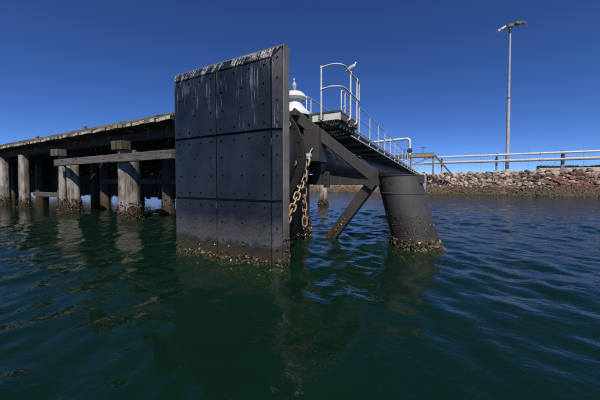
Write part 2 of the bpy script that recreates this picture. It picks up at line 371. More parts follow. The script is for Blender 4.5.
# ------------------------------------------------------------------ water
def build_water():
    def axis(lo, hi, step, far, g=1.13):
        xs = list(np.arange(lo, hi + 1e-6, step)); s = step; a = [lo]; b = [hi]
        while a[-1] > -far: s = min(s * g, 90); a.append(a[-1] - s)
        s = step
        while b[-1] < far: s = min(s * g, 90); b.append(b[-1] + s)
        return np.array(a[:0:-1] + xs + b[1:])
    X = axis(-11.0, 10.0, 0.055, 900.0); Y = axis(-4.2, 8.0, 0.055, 900.0, 1.028)
    nx, ny = len(X), len(Y)
    gx, gy = np.meshgrid(X, Y); dx = np.gradient(X)[None, :]; dy = np.gradient(Y)[:, None]
    sp = np.maximum(dx + 0 * dy, dy + 0 * dx)
    Z = np.zeros_like(gx); r = np.random.RandomState(5)
    for k in range(95):
        lam = 0.18 * (11.0 ** r.rand()); th = math.radians(205 + r.normal() * 58)
        amp = 0.0036 * lam ** 0.80 * (0.5 + r.rand()); ph = r.rand() * 6.283; kk = 2 * math.pi / lam
        p = kk * (gx * math.cos(th) + gy * math.sin(th)) + ph + 0.7 * np.sin(gx * 0.31 + gy * 0.23 + k) + 0.6 * np.sin(gy * 0.42 - gx * 0.17 + 2 * k)
        w = np.clip((lam / sp - 3.0) / 3.0, 0, 1)
        Z += w * amp * (np.sin(p) + 0.22 * np.sin(2 * p + 0.6))
    # the lee of the wharf and the panel is calmer in patches
    patch = 0.72 + 0.28 * np.sin(gx * 0.35 + 0.4 * gy + 1.0) * np.sin(gy * 0.47 - 0.2 * gx)
    Z *= patch
    e = np.clip((gy + 0.4 * gx - 5.0) / 18.0, 0, 1); Z *= 0.92 + 0.9 * e * e * (3 - 2 * e)
    vs = np.stack([gx, gy, Z], -1).reshape(-1, 3)
    idx = np.arange(nx * ny).reshape(ny, nx)
    q = np.stack([idx[:-1, :-1], idx[:-1, 1:], idx[1:, 1:], idx[1:, :-1]], -1).reshape(-1, 4)
    top = nx * ny
    per = np.concatenate([idx[0, :-1], idx[:-1, -1], idx[-1, :0:-1], idx[:0:-1, 0]])
    low = vs[per].copy(); low[:, 2] = -7.0
    vs = np.concatenate([vs, low]); m = len(per); li = np.arange(m) + top
    side = np.stack([li, np.roll(li, -1), np.roll(per, -1), per], -1)
    faces = [tuple(map(int, f)) for f in np.concatenate([q, side])] + [tuple(int(i) for i in li[::-1])]
    me = bpy.data.meshes.new('water'); me.from_pydata([tuple(map(float, v)) for v in vs], [], faces)
    sm = np.zeros(len(faces), dtype=bool); sm[:len(q)] = True
    me.polygons.foreach_set('use_smooth', sm)
    a = N('harbour_water'); t = a.t
    co1 = a.coord('World', (1.0, 1.7, 1.0)); co2 = a.coord('World', (1.5, 1.0, 1.0))
    h = a.math('ADD', a.math('MULTIPLY', a.noise(co1, 6.0, 3, 0.5, 0.5), 0.40), a.math('MULTIPLY', a.noise(co2, 1.5, 2, 0.5, 0.3), 0.50))
    sy = a.n('SeparateXYZ'); a.l(a.n('NewGeometry').outputs['Position'], sy.inputs[0])
    expo = a.ramp(a.math('DIVIDE', a.math('ADD', sy.outputs[1], a.math('MULTIPLY', sy.outputs[0], 0.55)), 30.0), [(0.06, 0.20), (0.80, 1.0)])
    h = a.math('MULTIPLY', a.math('MULTIPLY', h, expo), 3.4)
    b = a.n('Bump'); b.inputs['Strength'].default_value = 0.55; b.inputs['Distance'].default_value = 0.055; a.l(h, b.inputs['Height'])
    fr = a.n('Fresnel'); fr.inputs['IOR'].default_value = 1.33; a.l(b.outputs[0], fr.inputs['Normal'])
    gl = a.n('BsdfGlossy'); gl.inputs['Roughness'].default_value = 0.04; gl.inputs['Color'].default_value = (1, 1, 1, 1); a.l(b.outputs[0], gl.inputs['Normal'])
    df = a.n('BsdfDiffuse'); df.inputs['Color'].default_value = (0.018, 0.086, 0.043, 1)
    tr = a.n('BsdfTransparent'); tr.inputs['Color'].default_value = (1, 1, 1, 1)
    m1 = a.n('MixShader'); m1.inputs[0].default_value = 0.78; a.l(df.outputs[0], m1.inputs[1]); a.l(tr.outputs[0], m1.inputs[2])
    m2 = a.n('MixShader'); a.l(fr.outputs[0], m2.inputs[0]); a.l(m1.outputs[0], m2.inputs[1]); a.l(gl.outputs[0], m2.inputs[2])
    a.l(m2.outputs[0], a.out.inputs['Surface'])
    va = a.n('VolumeAbsorption'); va.inputs['Color'].default_value = (0.40, 0.50, 0.24, 1); va.inputs['Density'].default_value = 2.3
    a.l(va.outputs[0], a.out.inputs['Volume'])
    t.nodes.remove(a.b)
    me.materials.append(a.m)
    return tag(put('water', me), 'dark green rippled harbour water', None, None, 'structure')
build_water()

# ------------------------------------------------------------------ shore bank with its rocks
SHORE_Y = 37.2
def bank_z(x, y):
    t = (y - SHORE_Y)
    if t < 0: return max(-8.0, 0.42 * t)
    top = 2.55 + 0.40 * min(1.0, max(0.0, (x - 1.0) / 11.0)) - 0.4 * min(1.0, max(0.0, (-2 - x) / 10.0))
    return min(top, t * 0.62)
def build_bank():
    xs = [-900, -400, -200, -120, -80, -60] + [-45 + i * 0.9 for i in range(100)] + [60, 80, 120, 200, 400, 900]
    ys = [10, 20, 28, 32, 35, 36.2] + [36.8 + i * 0.3 for i in range(20)] + [44, 47, 52, 60, 90, 200, 500, 1500]
    r = random.Random(3); vs = []; fs = []
    for y in ys:
        for x in xs:
            j = 0.10 if 36 < y < 43.5 and -50 < x < 50 else 0.0
            vs.append((x, y + r.uniform(-j, j), bank_z(x, y) + r.uniform(-j, j)))
    n = len(xs)
    for i in range(len(ys) - 1):
        for k in range(n - 1): fs.append((i * n + k, i * n + k + 1, (i + 1) * n + k + 1, (i + 1) * n + k))
    a = N('bank_soil'); co = a.coord('World')
    c = a.mix(a.ramp(a.noise(co, 0.7, 6, 0.6), [(0.3, 0.0), (0.7, 1.0)]), (0.33, 0.23, 0.175), (0.24, 0.17, 0.13))
    c = a.mix(a.ramp(a.noise(co, 6.0, 5, 0.7), [(0.45, 0.0), (0.7, 0.6)]), c, (0.40, 0.32, 0.25))
    zt = a.math('ADD', a.z(), a.math('MULTIPLY', a.noise(co, 0.8, 4), 0.8))
    c = a.mix(a.ramp(a.math('DIVIDE', zt, 3.0), [(0.28, 0.8), (0.42, 0.0)]), c, (0.135, 0.095, 0.062))
    a.bump(a.noise(co, 5.0, 6, 0.7), 0.8, 0.12); a.done(c, 0.95, 0.0, 0.15)
    mb = MB().add(vs, fs); o = mb.part('shore_bank', None, a.m)
    return tag(o, 'sloping shore bank of soil and rubble behind the water', None, None, 'structure')
bank = build_bank()

def rock_mesh(seed, mat, n=15):
    r = random.Random(seed); bm = bmesh.new()
    for _ in range(n):
        v = Vector((r.gauss(0, 1), r.gauss(0, 1), r.gauss(0, 1))).normalized()
        m = max(abs(v.x), abs(v.y), abs(v.z)); v = v * (0.62 + 0.38 / max(m, 0.6) * 0.5) * r.uniform(0.85, 1.05)
        bm.verts.new((v.x * 0.56, v.y * 0.44, v.z * 0.38))
    g = bmesh.ops.convex_hull(bm, input=bm.verts[:])
    bmesh.ops.delete(bm, geom=[e for e in g['geom_interior'] if isinstance(e, bmesh.types.BMVert)], context='VERTS')
    me = bpy.data.meshes.new('rock'); bm.to_mesh(me); bm.free()
    me.materials.append(mat); return me
rock_lib = [[rock_mesh(100 * i + k, ROCKS[i]) for k in range(7)] for i in range(5)]
def build_rocks():
    r = random.Random(21); placed = []; tries = 0
    while len(placed) < 300 and tries < 40000:
        tries += 1
        x = r.uniform(-1.0, 18.4); t = r.uniform(1.2, 4.9)
        if x > 17.4 and r.random() < 0.55: continue
        sc = r.uniform(0.42, 0.78) if t > 1.7 else r.uniform(0.45, 0.65)
        if tries < 900 and t > 1.7: sc = r.uniform(0.8, 1.25)
        if any((x - p[0]) ** 2 + ((t - p[1]) * 1.25) ** 2 < ((sc + p[2]) * 0.31) ** 2 for p in placed): continue
        placed.append((x, t, sc))
    for (x, t, sc) in placed:
        y = SHORE_Y + t; red = 14.2 < x < 17.6 and t < 4.4
        if red: i = r.choices([3, 4, 1], [5, 3, 2])[0]
        elif 11.0 < x < 14.2 and r.random() < 0.08: i = 3
        else: i = r.choices([0, 1, 2, 4, 3], [4, 5, 1.1, 1.6, 0.5])[0]
        q = Quaternion((r.gauss(0, 1), r.gauss(0, 1), r.gauss(0, 1), r.gauss(0, 1))).normalized()
        q = Quaternion((0, 0, 1), r.uniform(0, 6.28)) @ Quaternion((1, 0, 0), 0.45 + r.gauss(0, 0.4)) @ Quaternion((0, 1, 0), r.gauss(0, 0.35))
        o = put('rock', r.choice(rock_lib[i]), None, None)
        o.parent = bank
        o.matrix_basis = Matrix.Translation((x, y, bank_z(x, y) + 0.12 * sc)) @ q.to_matrix().to_4x4() @ Matrix.Diagonal((sc, sc, sc * r.uniform(0.85, 1.15), 1))
    # uncountable small rubble between and below the rocks
    for i, (x0, x1, n) in enumerate([(-30, -2, 1500), (-3, 24, 3600), (14.0, 17.6, 500), (17, 40, 700)]):
        mb = MB()
        for _ in range(n):
            x = r.uniform(x0, x1); t = r.uniform(-0.3, 4.3) if r.random() < 0.55 else r.uniform(-0.3, 1.8)
            y = SHORE_Y + t; s = r.uniform(0.16, 0.52)
            src = rock_lib[0][r.randrange(7)]
            q = Quaternion((r.gauss(0, 1), r.gauss(0, 1), r.gauss(0, 1), r.gauss(0, 1))).normalized()
            base = Vector((x, y, bank_z(x, y) + 0.03))
            mb.add([base + q @ (v.co * s) for v in src.vertices], [tuple(p.vertices) for p in src.polygons])
        o = mb.part('rubble', bank, [ROCKS[1], ROCKS[4], ROCKS[3], ROCKS[1]][i])
        o['kind'] = 'stuff'
build_rocks()

# ------------------------------------------------------------------ shell crust generator
def ico(sub=0):
    bm = bmesh.new(); bmesh.ops.create_icosphere(bm, subdivisions=1, radius=1.0)
    r = ([v.co.copy() for v in bm.verts], [tuple(v.index for v in f.verts) for f in bm.faces]); bm.free(); return r
ICO = ico()
def crust(sampler, n, smin, smax, seed):
    r = random.Random(seed); mb = MB()
    for _ in range(n):
        p, nr = sampler(r); s = smin + (smax - smin) * r.random() ** 2.2
        q = Quaternion((r.gauss(0, 1), r.gauss(0, 1), r.gauss(0, 1), r.gauss(0, 1))).normalized()
        sc = Vector((s * r.uniform(0.6, 1.2), s * r.uniform(0.5, 1.0), s * r.uniform(0.35, 0.8)))
        c = Vector(p) + Vector(nr) * s * 0.3
        mb.add([c + q @ Vector((v.x * sc.x, v.y * sc.y, v.z * sc.z)) * r.uniform(0.45, 1.4) for v in ICO[0]], ICO[1])
    return mb
def cyl_sampler(a, b, rad, zlo, zhi, bulge=0.0, power=1.6):
    a = Vector(a); b = Vector(b)
    def f(r):
        t = r.random() ** power; z = zlo + (zhi - zlo) * t
        k = (z - a.z) / (b.z - a.z); c = a.lerp(b, k); th = r.uniform(0, 6.2832)
        nr = Vector((math.cos(th), math.sin(th), 0)); rr = rad + bulge * (1 - t) * r.random()
        return c + nr * rr, nr
    return f

# ------------------------------------------------------------------ fender panel
def build_panel():
    root = thing('fender_panel', (-1.63, 0.2, -0.4), 'big black fender panel of bolted plastic pads standing at the water', 'fender panel')
    XL, XR, XM, CH = -2.985, -0.285, -1.69, 0.195
    ZT, ZB, YC = 3.91, -0.12, 0.13
    rows = [(2.575, ZT), (1.225, 2.575), (ZB, 1.225)]
    # steel core
    c = 0.02
    core = MB().hexa([(XL - CH + c, 0.20, ZB - 0.24), (XR + CH - c, 0.20, ZB - 0.24), (XR + CH - c, 0.335, ZB - 0.24), (XL - CH + c, 0.335, ZB - 0.24),
                      (XL - CH + c, 0.20, ZT + 0.24 - c), (XR + CH - c, 0.20, ZT + 0.24 - c), (XR + CH - c, 0.335, ZT + 0.24 - c), (XL - CH + c, 0.335, ZT + 0.24 - c)])
    core.hexa([(XL, 0.10, ZB), (XR, 0.10, ZB), (XR + CH - c, 0.199, ZB - 0.2), (XL - CH + c, 0.199, ZB - 0.2),
               (XL, 0.10, ZT), (XR, 0.10, ZT), (XR + CH - c, 0.199, ZT + 0.2), (XL - CH + c, 0.199, ZT + 0.2)])
    core.part('steel_core', root, M['steel'])
    for (x0, x1) in ((XL - CH - 0.004, XL - CH + 0.016), (XR + CH - 0.016, XR + CH + 0.004)):
        MB().box((x0, 0.145, ZB - 0.27), (x1, 0.345, ZT + 0.262), 0.004).part('edge_plate', root, M['panel_steel'])
    MB().box((XL - CH + 0.02, 0.15, ZT + 0.226), (XR + CH - 0.02, 0.34, ZT + 0.254), 0.004).part('top_plate', root, M['panel_steel'])
    bolt_me = MB().lathe([(0.021, 0.0), (0.021, 0.014), (0.016, 0.018)], 6, axis='Y').mesh('bolt', M['bolt'])
    def pad(P, bands, mat, thick=0.085, gap=0.018, hr=0.026, vg=0.020):
        P = [Vector(p) for p in P]                       # P00 P10 P11 P01 seen from the front
        w = ((P[1] - P[0]).length + (P[2] - P[3]).length) / 2; h = ((P[3] - P[0]).length + (P[2] - P[1]).length) / 2
        nr = (P[1] - P[0]).cross(P[3] - P[0]).normalized()      # towards the front
        def at(u, v, d=0.0):
            return P[0] * (1 - u) * (1 - v) + P[1] * u * (1 - v) + P[2] * u * v + P[3] * (1 - u) * v - nr * d
        mb = MB(); gu, gv = gap / w, vg / h; bu, bv = 0.010 / w, 0.012 / h
        u0, u1, v0, v1 = gu + bu, 1 - gu - bu, gv + bv, 1 - gv - bv
        holes = []
        for bi, (va, vb, vc, us) in enumerate(bands):
            va = v0 + (v1 - v0) * va; vb = v0 + (v1 - v0) * vb; vc = v0 + (v1 - v0) * vc
            us = [u0 + (u1 - u0) * q for q in us]
            cut = [u0] + [(us[i] + us[i + 1]) / 2 for i in range(len(us) - 1)] + [u1]
            for i, uc in enumerate(us):
                ua, ub = cut[i], cut[i + 1]; ru, rv = hr / w, hr / h
                dirs = [(ub, vc, 0), (ub, vb, 45), (uc, vb, 90), (ua, vb, 135), (ua, vc, 180), (ua, va, 225), (uc, va, 270), (ub, va, 315)]
                vs = [at(a, b) for a, b, _ in dirs]
                ci = [(uc + ru * math.cos(math.radians(d)), vc + rv * math.sin(math.radians(d))) for _, _, d in dirs]
                vs += [at(a, b) for a, b in ci] + [at(a, b, 0.04) for a, b in ci]
                fs = [(k, (k + 1) % 8, 8 + (k + 1) % 8, 8 + k) for k in range(8)] + [(8 + k, 8 + (k + 1) % 8, 16 + (k + 1) % 8, 16 + k) for k in range(8)] + [tuple(range(16, 24))]
                mb.add(vs, fs); holes.append(at(uc, vc, 0.0395))
        ring = [(u0, v0), (u1, v0), (u1, v1), (u0, v1)]; ro = [(gu, gv), (1 - gu, gv), (1 - gu, 1 - gv), (gu, 1 - gv)]
        vs = [at(a, b) for a, b in ring] + [at(a, b, 0.014) for a, b in ro] + [at(a, b, thick) for a, b in ro]
        mb.add(vs, [(k, 4 + k, 4 + (k + 1) % 4, (k + 1) % 4) for k in range(4)] + [(4 + k, 8 + k, 8 + (k + 1) % 4, 4 + (k + 1) % 4) for k in range(4)])
        me = bpy.data.meshes.new('pad'); me.from_pydata([tuple(p) for p in mb.v], [], mb.f); me.materials.append(mat)
        o = put('pad', me, root)
        rot = Vector((0, -1, 0)).rotation_difference(nr)
        for p in holes:
            put('bolt', bolt_me, o, None, loc=p + nr * 0.0, rot=rot @ Quaternion((1, 0, 0), math.pi))
        return o
    full = [(0.0, 0.2, 0.075, (0.09, 0.36, 0.64, 0.91)), (0.2, 0.52, 0.36, (0.12, 0.5, 0.9)), (0.52, 0.8, 0.66, (0.1, 0.5, 0.9)), (0.8, 1.0, 0.925, (0.09, 0.36, 0.64, 0.91))]
    slim = [(0.0, 0.2, 0.075, (0.5,)), (0.2, 0.52, 0.36, (0.5,)), (0.52, 0.8, 0.66, (0.5,)), (0.8, 1.0, 0.925, (0.5,))]
    for (za, zb) in rows:
        for (xa, xb) in ((XL, XM), (XM, XR)):
            pad([(xa, 0, za), (xb, 0, za), (xb, 0, zb), (xa, 0, zb)], full, M['pad'])
        top = zb == ZT; bot = za == ZB
        e = 0.24
        pad([(XR, 0.002, za), (XR + CH, YC, za - (e if bot else 0)), (XR + CH, YC, zb + (e if top else 0)), (XR, 0.002, zb)], slim, M['pad'])
        pad([(XL - CH, YC, za - (e if bot else 0)), (XL, 0.002, za), (XL, 0.002, zb), (XL - CH, YC, zb + (e if top else 0))], slim, M['pad'])
    tb = [(0.0, 1.0, 0.5, (0.12, 0.5, 0.88))]
    pad([(XL, 0.002, ZT), (XM, 0.002, ZT), (XM, YC, ZT + 0.24), (XL - CH, YC, ZT + 0.24)], tb, M['pad_top'])
    pad([(XM, 0.002, ZT), (XR, 0.002, ZT), (XR + CH, YC, ZT + 0.24), (XM, YC, ZT + 0.24)], tb, M['pad_top'])
    pad([(XL - CH, YC, ZB - 0.24), (XR + CH, YC, ZB - 0.24), (XR, 0.002, ZB), (XL, 0.002, ZB)], tb, M['pad'])
    def samp(r):
        k = r.random()
        if k < 0.66:
            x = r.uniform(XL - 0.05, XR + 0.1)
            z = -0.10 + (0.19 if r.random() < 0.9 else 0.45) * r.random() ** 1.7 + 0.05 * math.sin(x * 5.0) + (0.05 if abs(x + 0.65) < 0.3 else 0)
            return (x, -0.005 if XL < x < XR else 0.03, z), (0, -1, 0)
        if k < 0.84:
            return (r.uniform(XR, XR + CH), r.uniform(0.03, 0.12), r.uniform(-0.3, 0.14)), (0.4, -0.9, 0)
        return (XR + CH + 0.004, r.uniform(0.12, 0.34), -0.3 + 0.85 * r.random() ** 1.8), (1, 0, 0)
    o = crust(samp, 3200, 0.007, 0.036, 11).part('shell_crust', root, M['shell']); o['kind'] = 'stuff'
    def samp2(r):
        return (r.uniform(XL, XR + 0.15), 0.04, r.uniform(-0.42, -0.08)), (0, -1, 0.2)
    o = crust(samp2, 900, 0.02, 0.05, 12).part('shell_crust', root, M['shell']); o['kind'] = 'stuff'
build_panel()

# ------------------------------------------------------------------ cone fender behind the panel
def build_cone():
    root = thing('cone_fender', (-1.62, 0.85, 2.2), 'round black rubber cone fender behind the panel with rusty lugs', 'fender')
    O = (-1.62, 0, 2.2)
    MB().lathe([(0.95, 0.36), (0.95, 0.44), (0.82, 0.47), (0.86, 0.62), (1.0, 0.85), (1.14, 1.02), (1.2, 1.12), (1.2, 1.26)], 48, O, 'Y').part('rubber_cone', root, M['rubber'], True, 50)
    MB().lathe([(1.05, 1.24), (1.365, 1.24), (1.375, 1.25), (1.375, 1.30), (1.05, 1.31)], 64, O, 'Y').part('mounting_flange', root, M['rubber'], True, 30)
    MB().lathe([(1.25, 1.31), (1.25, 1.62)], 48, O, 'Y').part('mounting_drum', root, M['steel'], True, 30)
    for (x, z, rr) in ((-0.62, 2.92, 0.4), (-0.47, 2.03, 0.2)):
        pts = [(x + 0.06 * math.cos(t), 1.19 + 0.02 * math.sin(t), z + 0.055 * math.sin(t)) for t in [k * 6.2832 / 14 for k in range(14)]]
        o = MB().tube(pts, 0.018, 7, closed=True).part('lug_ring', root, M['rust'], True)
        MB().box((x - 0.075, 1.2, z - 0.03), (x + 0.0, 1.238, z + 0.03), 0.005).part('lug_plate', root, M['rust'])
    for k in range(24):
        t = 2 * math.pi * k / 24
        if not (-0.2 < math.sin(t) < 0.95 and math.cos(t) > 0.2): continue
        p = Vector((-1.62 + 1.29 * math.cos(t), 1.222, 2.2 + 1.29 * math.sin(t)))
        MB().lathe([(0.03, 0), (0.03, 0.02), (0.015, 0.02), (0.015, -0.006)], 6, p, 'Y').part('flange_bolt', root, M['bolt'])
build_cone()

# ------------------------------------------------------------------ mooring dolphin (steel frame on piles)
def build_dolphin():
    root = thing('mooring_dolphin', (-1.6, 3.0, 0.0), 'dark steel mooring dolphin frame with thick raked piles and diagonal braces', 'dolphin')
    st = M['steel']
    # centre pile
    p = MB().lathe([(0.62, -6.9), (0.62, 3.1)], 40, (-1.62, 2.9, 0)).part('centre_pile', root, M['pile_steel'], True)
    o = crust(cyl_sampler((-1.62, 2.9, -1), (-1.62, 2.9, 1), 0.62, -0.25, 0.62, 0.12, 1.3), 1800, 0.012, 0.055, 31).part('shell_crust', p, M['shell']); o['kind'] = 'stuff'
    # raked piles either side
    for s in (1, -1):
        tx = -1.6 + s * 3.08; bx = -1.6 + s * 3.54
        top = Vector((tx, 3.25, 1.76)); bot = Vector((bx, 3.25, 0.0)); d = (bot - top) / 1.76
        pts = [top + d * q for q in (0.0, 0.42, 0.43, 0.455, 0.465, 1.72, 4.0, 8.6)]
        rr = [0.535, 0.54, 0.552, 0.552, 0.54, 0.545, 0.545, 0.545]
        m = 44; vs = [(p_.x + r_ * 1.02 * math.cos(6.2832 * k / m), p_.y + r_ * math.sin(6.2832 * k / m), p_.z) for p_, r_ in zip(pts, rr) for k in range(m)]
        fs = [(i * m + k, i * m + (k + 1) % m, (i + 1) * m + (k + 1) % m, (i + 1) * m + k) for i in range(len(pts) - 1) for k in range(m)] + [tuple(range(m))]
        q = MB().add(vs, fs).part('raked_pile', root, M['pile_steel'], True, 40)
        a = top + d * 2.7; b = top + d * 0.7
        c1 = crust(cyl_sampler(a, b, 0.545, -0.40, 0.20, 0.16, 0.8), 3200, 0.014, 0.066, 40 + s).part('shell_crust', q, M['shell']); c1['kind'] = 'stuff'
        c2 = crust(cyl_sampler(a, b, 0.545, 0.08, 0.82, 0.0, 1.7), 2600, 0.006, 0.018, 50 + s).part('shell_crust', q, M['shell']); c2['kind'] = 'stuff'
        # head bracket: flat cap on the pile with a side tongue
        MB().lathe([(0.56, 0.0), (0.56, 0.025)], 44, (tx, 3.25, 1.762)).part('pile_cap', root, st, True)
        x0, x1 = sorted((tx - s * 0.72, tx - s * 0.40))
        MB().box((x0, 2.9, 1.50), (x1, 3.48, 1.79), 0.01).part('cap_beam', root, st)
        x0, x1 = sorted((tx + s * 0.45, tx + s * 0.62))
        MB().box((x0, 3.0, 1.56), (x1, 3.5, 1.784), 0.008).part('end_plate', root, st)
        # small drain hole plate on the pile head
        MB().lathe([(0.035, 0.02), (0.035, 0.0), (0.055, 0.0), (0.055, 0.06)], 12, (tx - s * 0.06, 2.722, 1.60), 'Y').part('drain_ring', root, M['black_steel'], True)
        # frame members in the plane of the piles
        A = Vector((-1.6 + s * 0.62, 1.95, 3.42)); B = Vector((-1.6 + s * 2.50, 3.0, 1.73))
        MB().bar(A, B, 0.28, 0.28, (0, -1, 0.2), 0.02).part('diagonal_brace', root, st)
        MB().bar((-1.6 + s * 0.55, 3.0, 1.67), (-1.6 + s * 2.42, 3.0, 1.67), 0.30, 0.29, (0, 0, 1), 0.02).part('cross_beam', root, st)
        C1 = Vector((-1.6 + s * 2.5, 3.08, 1.62)); C2 = Vector((-1.6 + s * 0.55, 3.08, -1.0))
        lb = MB().bar(C1, C2, 0.27, 0.27, (0, -1, 0), 0.02).part('lower_brace', root, st)
        dd = (C2 - C1).normalized()
        def sb(r, C1=C1, C2=C2):
            z = -0.3 + 0.85 * r.random() ** 1.3; k = (z - C1.z) / (C2.z - C1.z); c = C1.lerp(C2, k); th = r.uniform(0, 6.28)
            n = Vector((math.cos(th) * 0.8, math.sin(th), 0.5 * math.cos(th)))
            return c + n * (0.14 + 0.10 * max(0, 0.25 - z) * r.random()), n
        o = crust(sb, 1100, 0.010, 0.045, 60 + s).part('shell_crust', lb, M['shell']); o['kind'] = 'stuff'
        # welded node where the braces meet
        pts = [(2.2, 2.21), (2.6, 1.875), (2.6, 1.53), (2.5, 1.394), (2.284, 1.553), (2.2, 1.526), (2.2, 1.815)]
        vs = [(-1.6 + s * a_, y, b_) for y in (2.835, 3.175) for a_, b_ in pts]; n7 = 7
        MB().add(vs, [tuple(range(n7)), tuple(range(n7, 2 * n7))] + [(k, (k + 1) % n7, n7 + (k + 1) % n7, n7 + k) for k in range(n7)]).part('node_block', root, st)
        x0, x1 = sorted((-1.6 + s * 0.92, -1.6 + s * 1.35))
        MB().box((x0, 2.03, 2.12), (x1, 2.60, 2.98), 0.012).part('column', root, st)
        xm = -1.6 + s * 1.15
        MB().box((xm - 0.010, 2.020, 2.16), (xm + 0.010, 2.0285, 2.86)).part('weld_seam', root, st)
        MB().box((x0 + 0.02, 2.55, 1.52), (x1 - 0.16, 2.85, 2.118), 0.01).part('column_foot', root, st)
        x0, x1 = sorted((-1.6 + s * 1.18, -1.6 + s * 1.34))
        MB().box((x0, 2.74, 1.44), (x1, 2.85, 1.90), 0.008).part('splice_plate', root, st)
        for dz in (-0.15, 0.0, 0.15):
            MB().lathe([(0.022, -0.02), (0.022, 0.0)], 6, ((x0 + x1) / 2, 2.74, 1.67 + dz), 'Y').part('splice_bolt', root, M['bolt'])
        # slanting side rib of the head, in front of the diagonal
        MB().bar((-1.6 + s * 0.50, 1.70, 3.30), (-1.6 + s * 0.92, 2.1, 2.70), 0.10, 0.12, (0, -1, 0.2), 0.01).part('head_rib', root, st)
    MB().box((-2.75, 1.64, 1.3), (-0.95, 2.2, 3.20), 0.02).part('front_wall', root, st)
    MB().box((-2.5, 1.72, 3.262), (-0.72, 3.1, 3.395), 0.02).part('head_plate', root, st)
    MB().box((-2.5, 2.3, 3.02), (-0.70, 3.2, 3.26), 0.02).part('head_beam', root, st)
    # chain bracket on the column
    MB().box((-0.57, 1.92, 2.24), (-0.43, 2.03, 2.32), 0.008).part('chain_bracket', root, M['galv'])
    MB().tube([(-0.46, 1.98, 2.32), (-0.43, 1.97, 2.38), (-0.40, 1.97, 2.42), (-0.38, 1.97, 2.46)], 0.018, 8).part('chain_hook', root, M['galv'], True)
build_dolphin()

# ------------------------------------------------------------------ chains
def link_mesh(mat, L=0.245, W=0.064, r=0.0195):
    pts = []
    for k in range(9): t = math.pi * k / 8; pts.append((W * math.cos(t) - 0, 0, (L / 2 - W) + W * math.sin(t)))
    for k in range(9): t = math.pi + math.pi * k / 8; pts.append((W * math.cos(t), 0, -(L / 2 - W) + W * math.sin(t)))
    return MB().tube(pts, r, 7, closed=True).mesh('link', mat, True, 80)
lk_g, lk_r = link_mesh(M['chain_galv']), link_mesh(M['chain_rust'])
def chain(path, pitch, label, root_loc, rust_from):
    root = thing('chain', root_loc, label, 'chain', 'chains hanging behind the panel')
    pts = [Vector(p) for p in path]; seg = [(pts[i + 1] - pts[i]).length for i in range(len(pts) - 1)]; tot = sum(seg)
    n = int(tot / pitch)
    for i in range(n):
        s = (i + 0.5) * tot / n; k = 0
        while s > seg[k] and k < len(seg) - 1: s -= seg[k]; k += 1
        c = pts[k].lerp(pts[k + 1], s / seg[k]); d = (pts[k] - pts[k + 1]).normalized()
        q = d.to_track_quat('Z', 'Y') @ Quaternion((0, 0, 1), (math.pi / 2 if i % 2 else 0) + 0.5)
        put('link', lk_r if i / n >= rust_from else lk_g, root, None, loc=c, rot=q)
    return root
def sag(a, b, drop, n=14):
    a = Vector(a); b = Vector(b)
    return [a.lerp(b, k / n) - Vector((0, 0, drop * 4 * (k / n) * (1 - k / n))) for k in range(n + 1)]
c1 = chain(sag((-0.50, 1.92, 2.18), (-0.20, 0.40, 0.80), 0.14), 0.185, 'taut pale chain slanting from the steel column down to the panel', (-0.50, 1.92, 2.18), 0.72)
MB().tube([(-0.56, 1.95, 2.09), (-0.565, 1.95, 2.19), (-0.54, 1.95, 2.25), (-0.50, 1.95, 2.26), (-0.465, 1.95, 2.23), (-0.455, 1.95, 2.17), (-0.47, 1.95, 2.09)], 0.026, 8).part('shackle', c1, M['galv'], True)
c2 = chain([(-0.56, 1.90, 2.0), (-0.58, 1.89, 1.2), (-0.56, 1.90, 0.5)], 0.185, 'rusty chain hanging straight down beside the slanting chain', (-0.56, 1.90, 2.0), 0.0)

# ------------------------------------------------------------------ bollard on the dolphin head
bol = thing('mooring_bollard', (-1.12, 2.35, 3.4), 'white mushroom headed bollard streaked with bird lime on the dolphin', 'bollard')
MB().lathe([(0.47, 3.40), (0.47, 3.47), (0.40, 3.53), (0.31, 3.61), (0.235, 3.70), (0.205, 3.78), (0.21, 3.88)], 40, (-1.12, 2.35, 0)).part('stem', bol, M['white'], True, 50)
MB().lathe([(0.18, 3.85), (0.29, 3.87), (0.335, 3.90), (0.33, 3.93), (0.29, 4.00), (0.23, 4.055), (0.12, 4.085), (0.02, 4.095)], 40, (-1.12, 2.35, 0)).part('head', bol, M['white'], True, 60)
for k in range(8):
    t = 6.2832 * k / 8 + 0.2
    MB().lathe([(0.02, 3.46), (0.02, 3.485), (0.012, 3.49)], 6, (-1.12 + 0.44 * math.cos(t), 2.35 + 0.44 * math.sin(t), 0)).part('anchor_bolt', bol, M['white'])

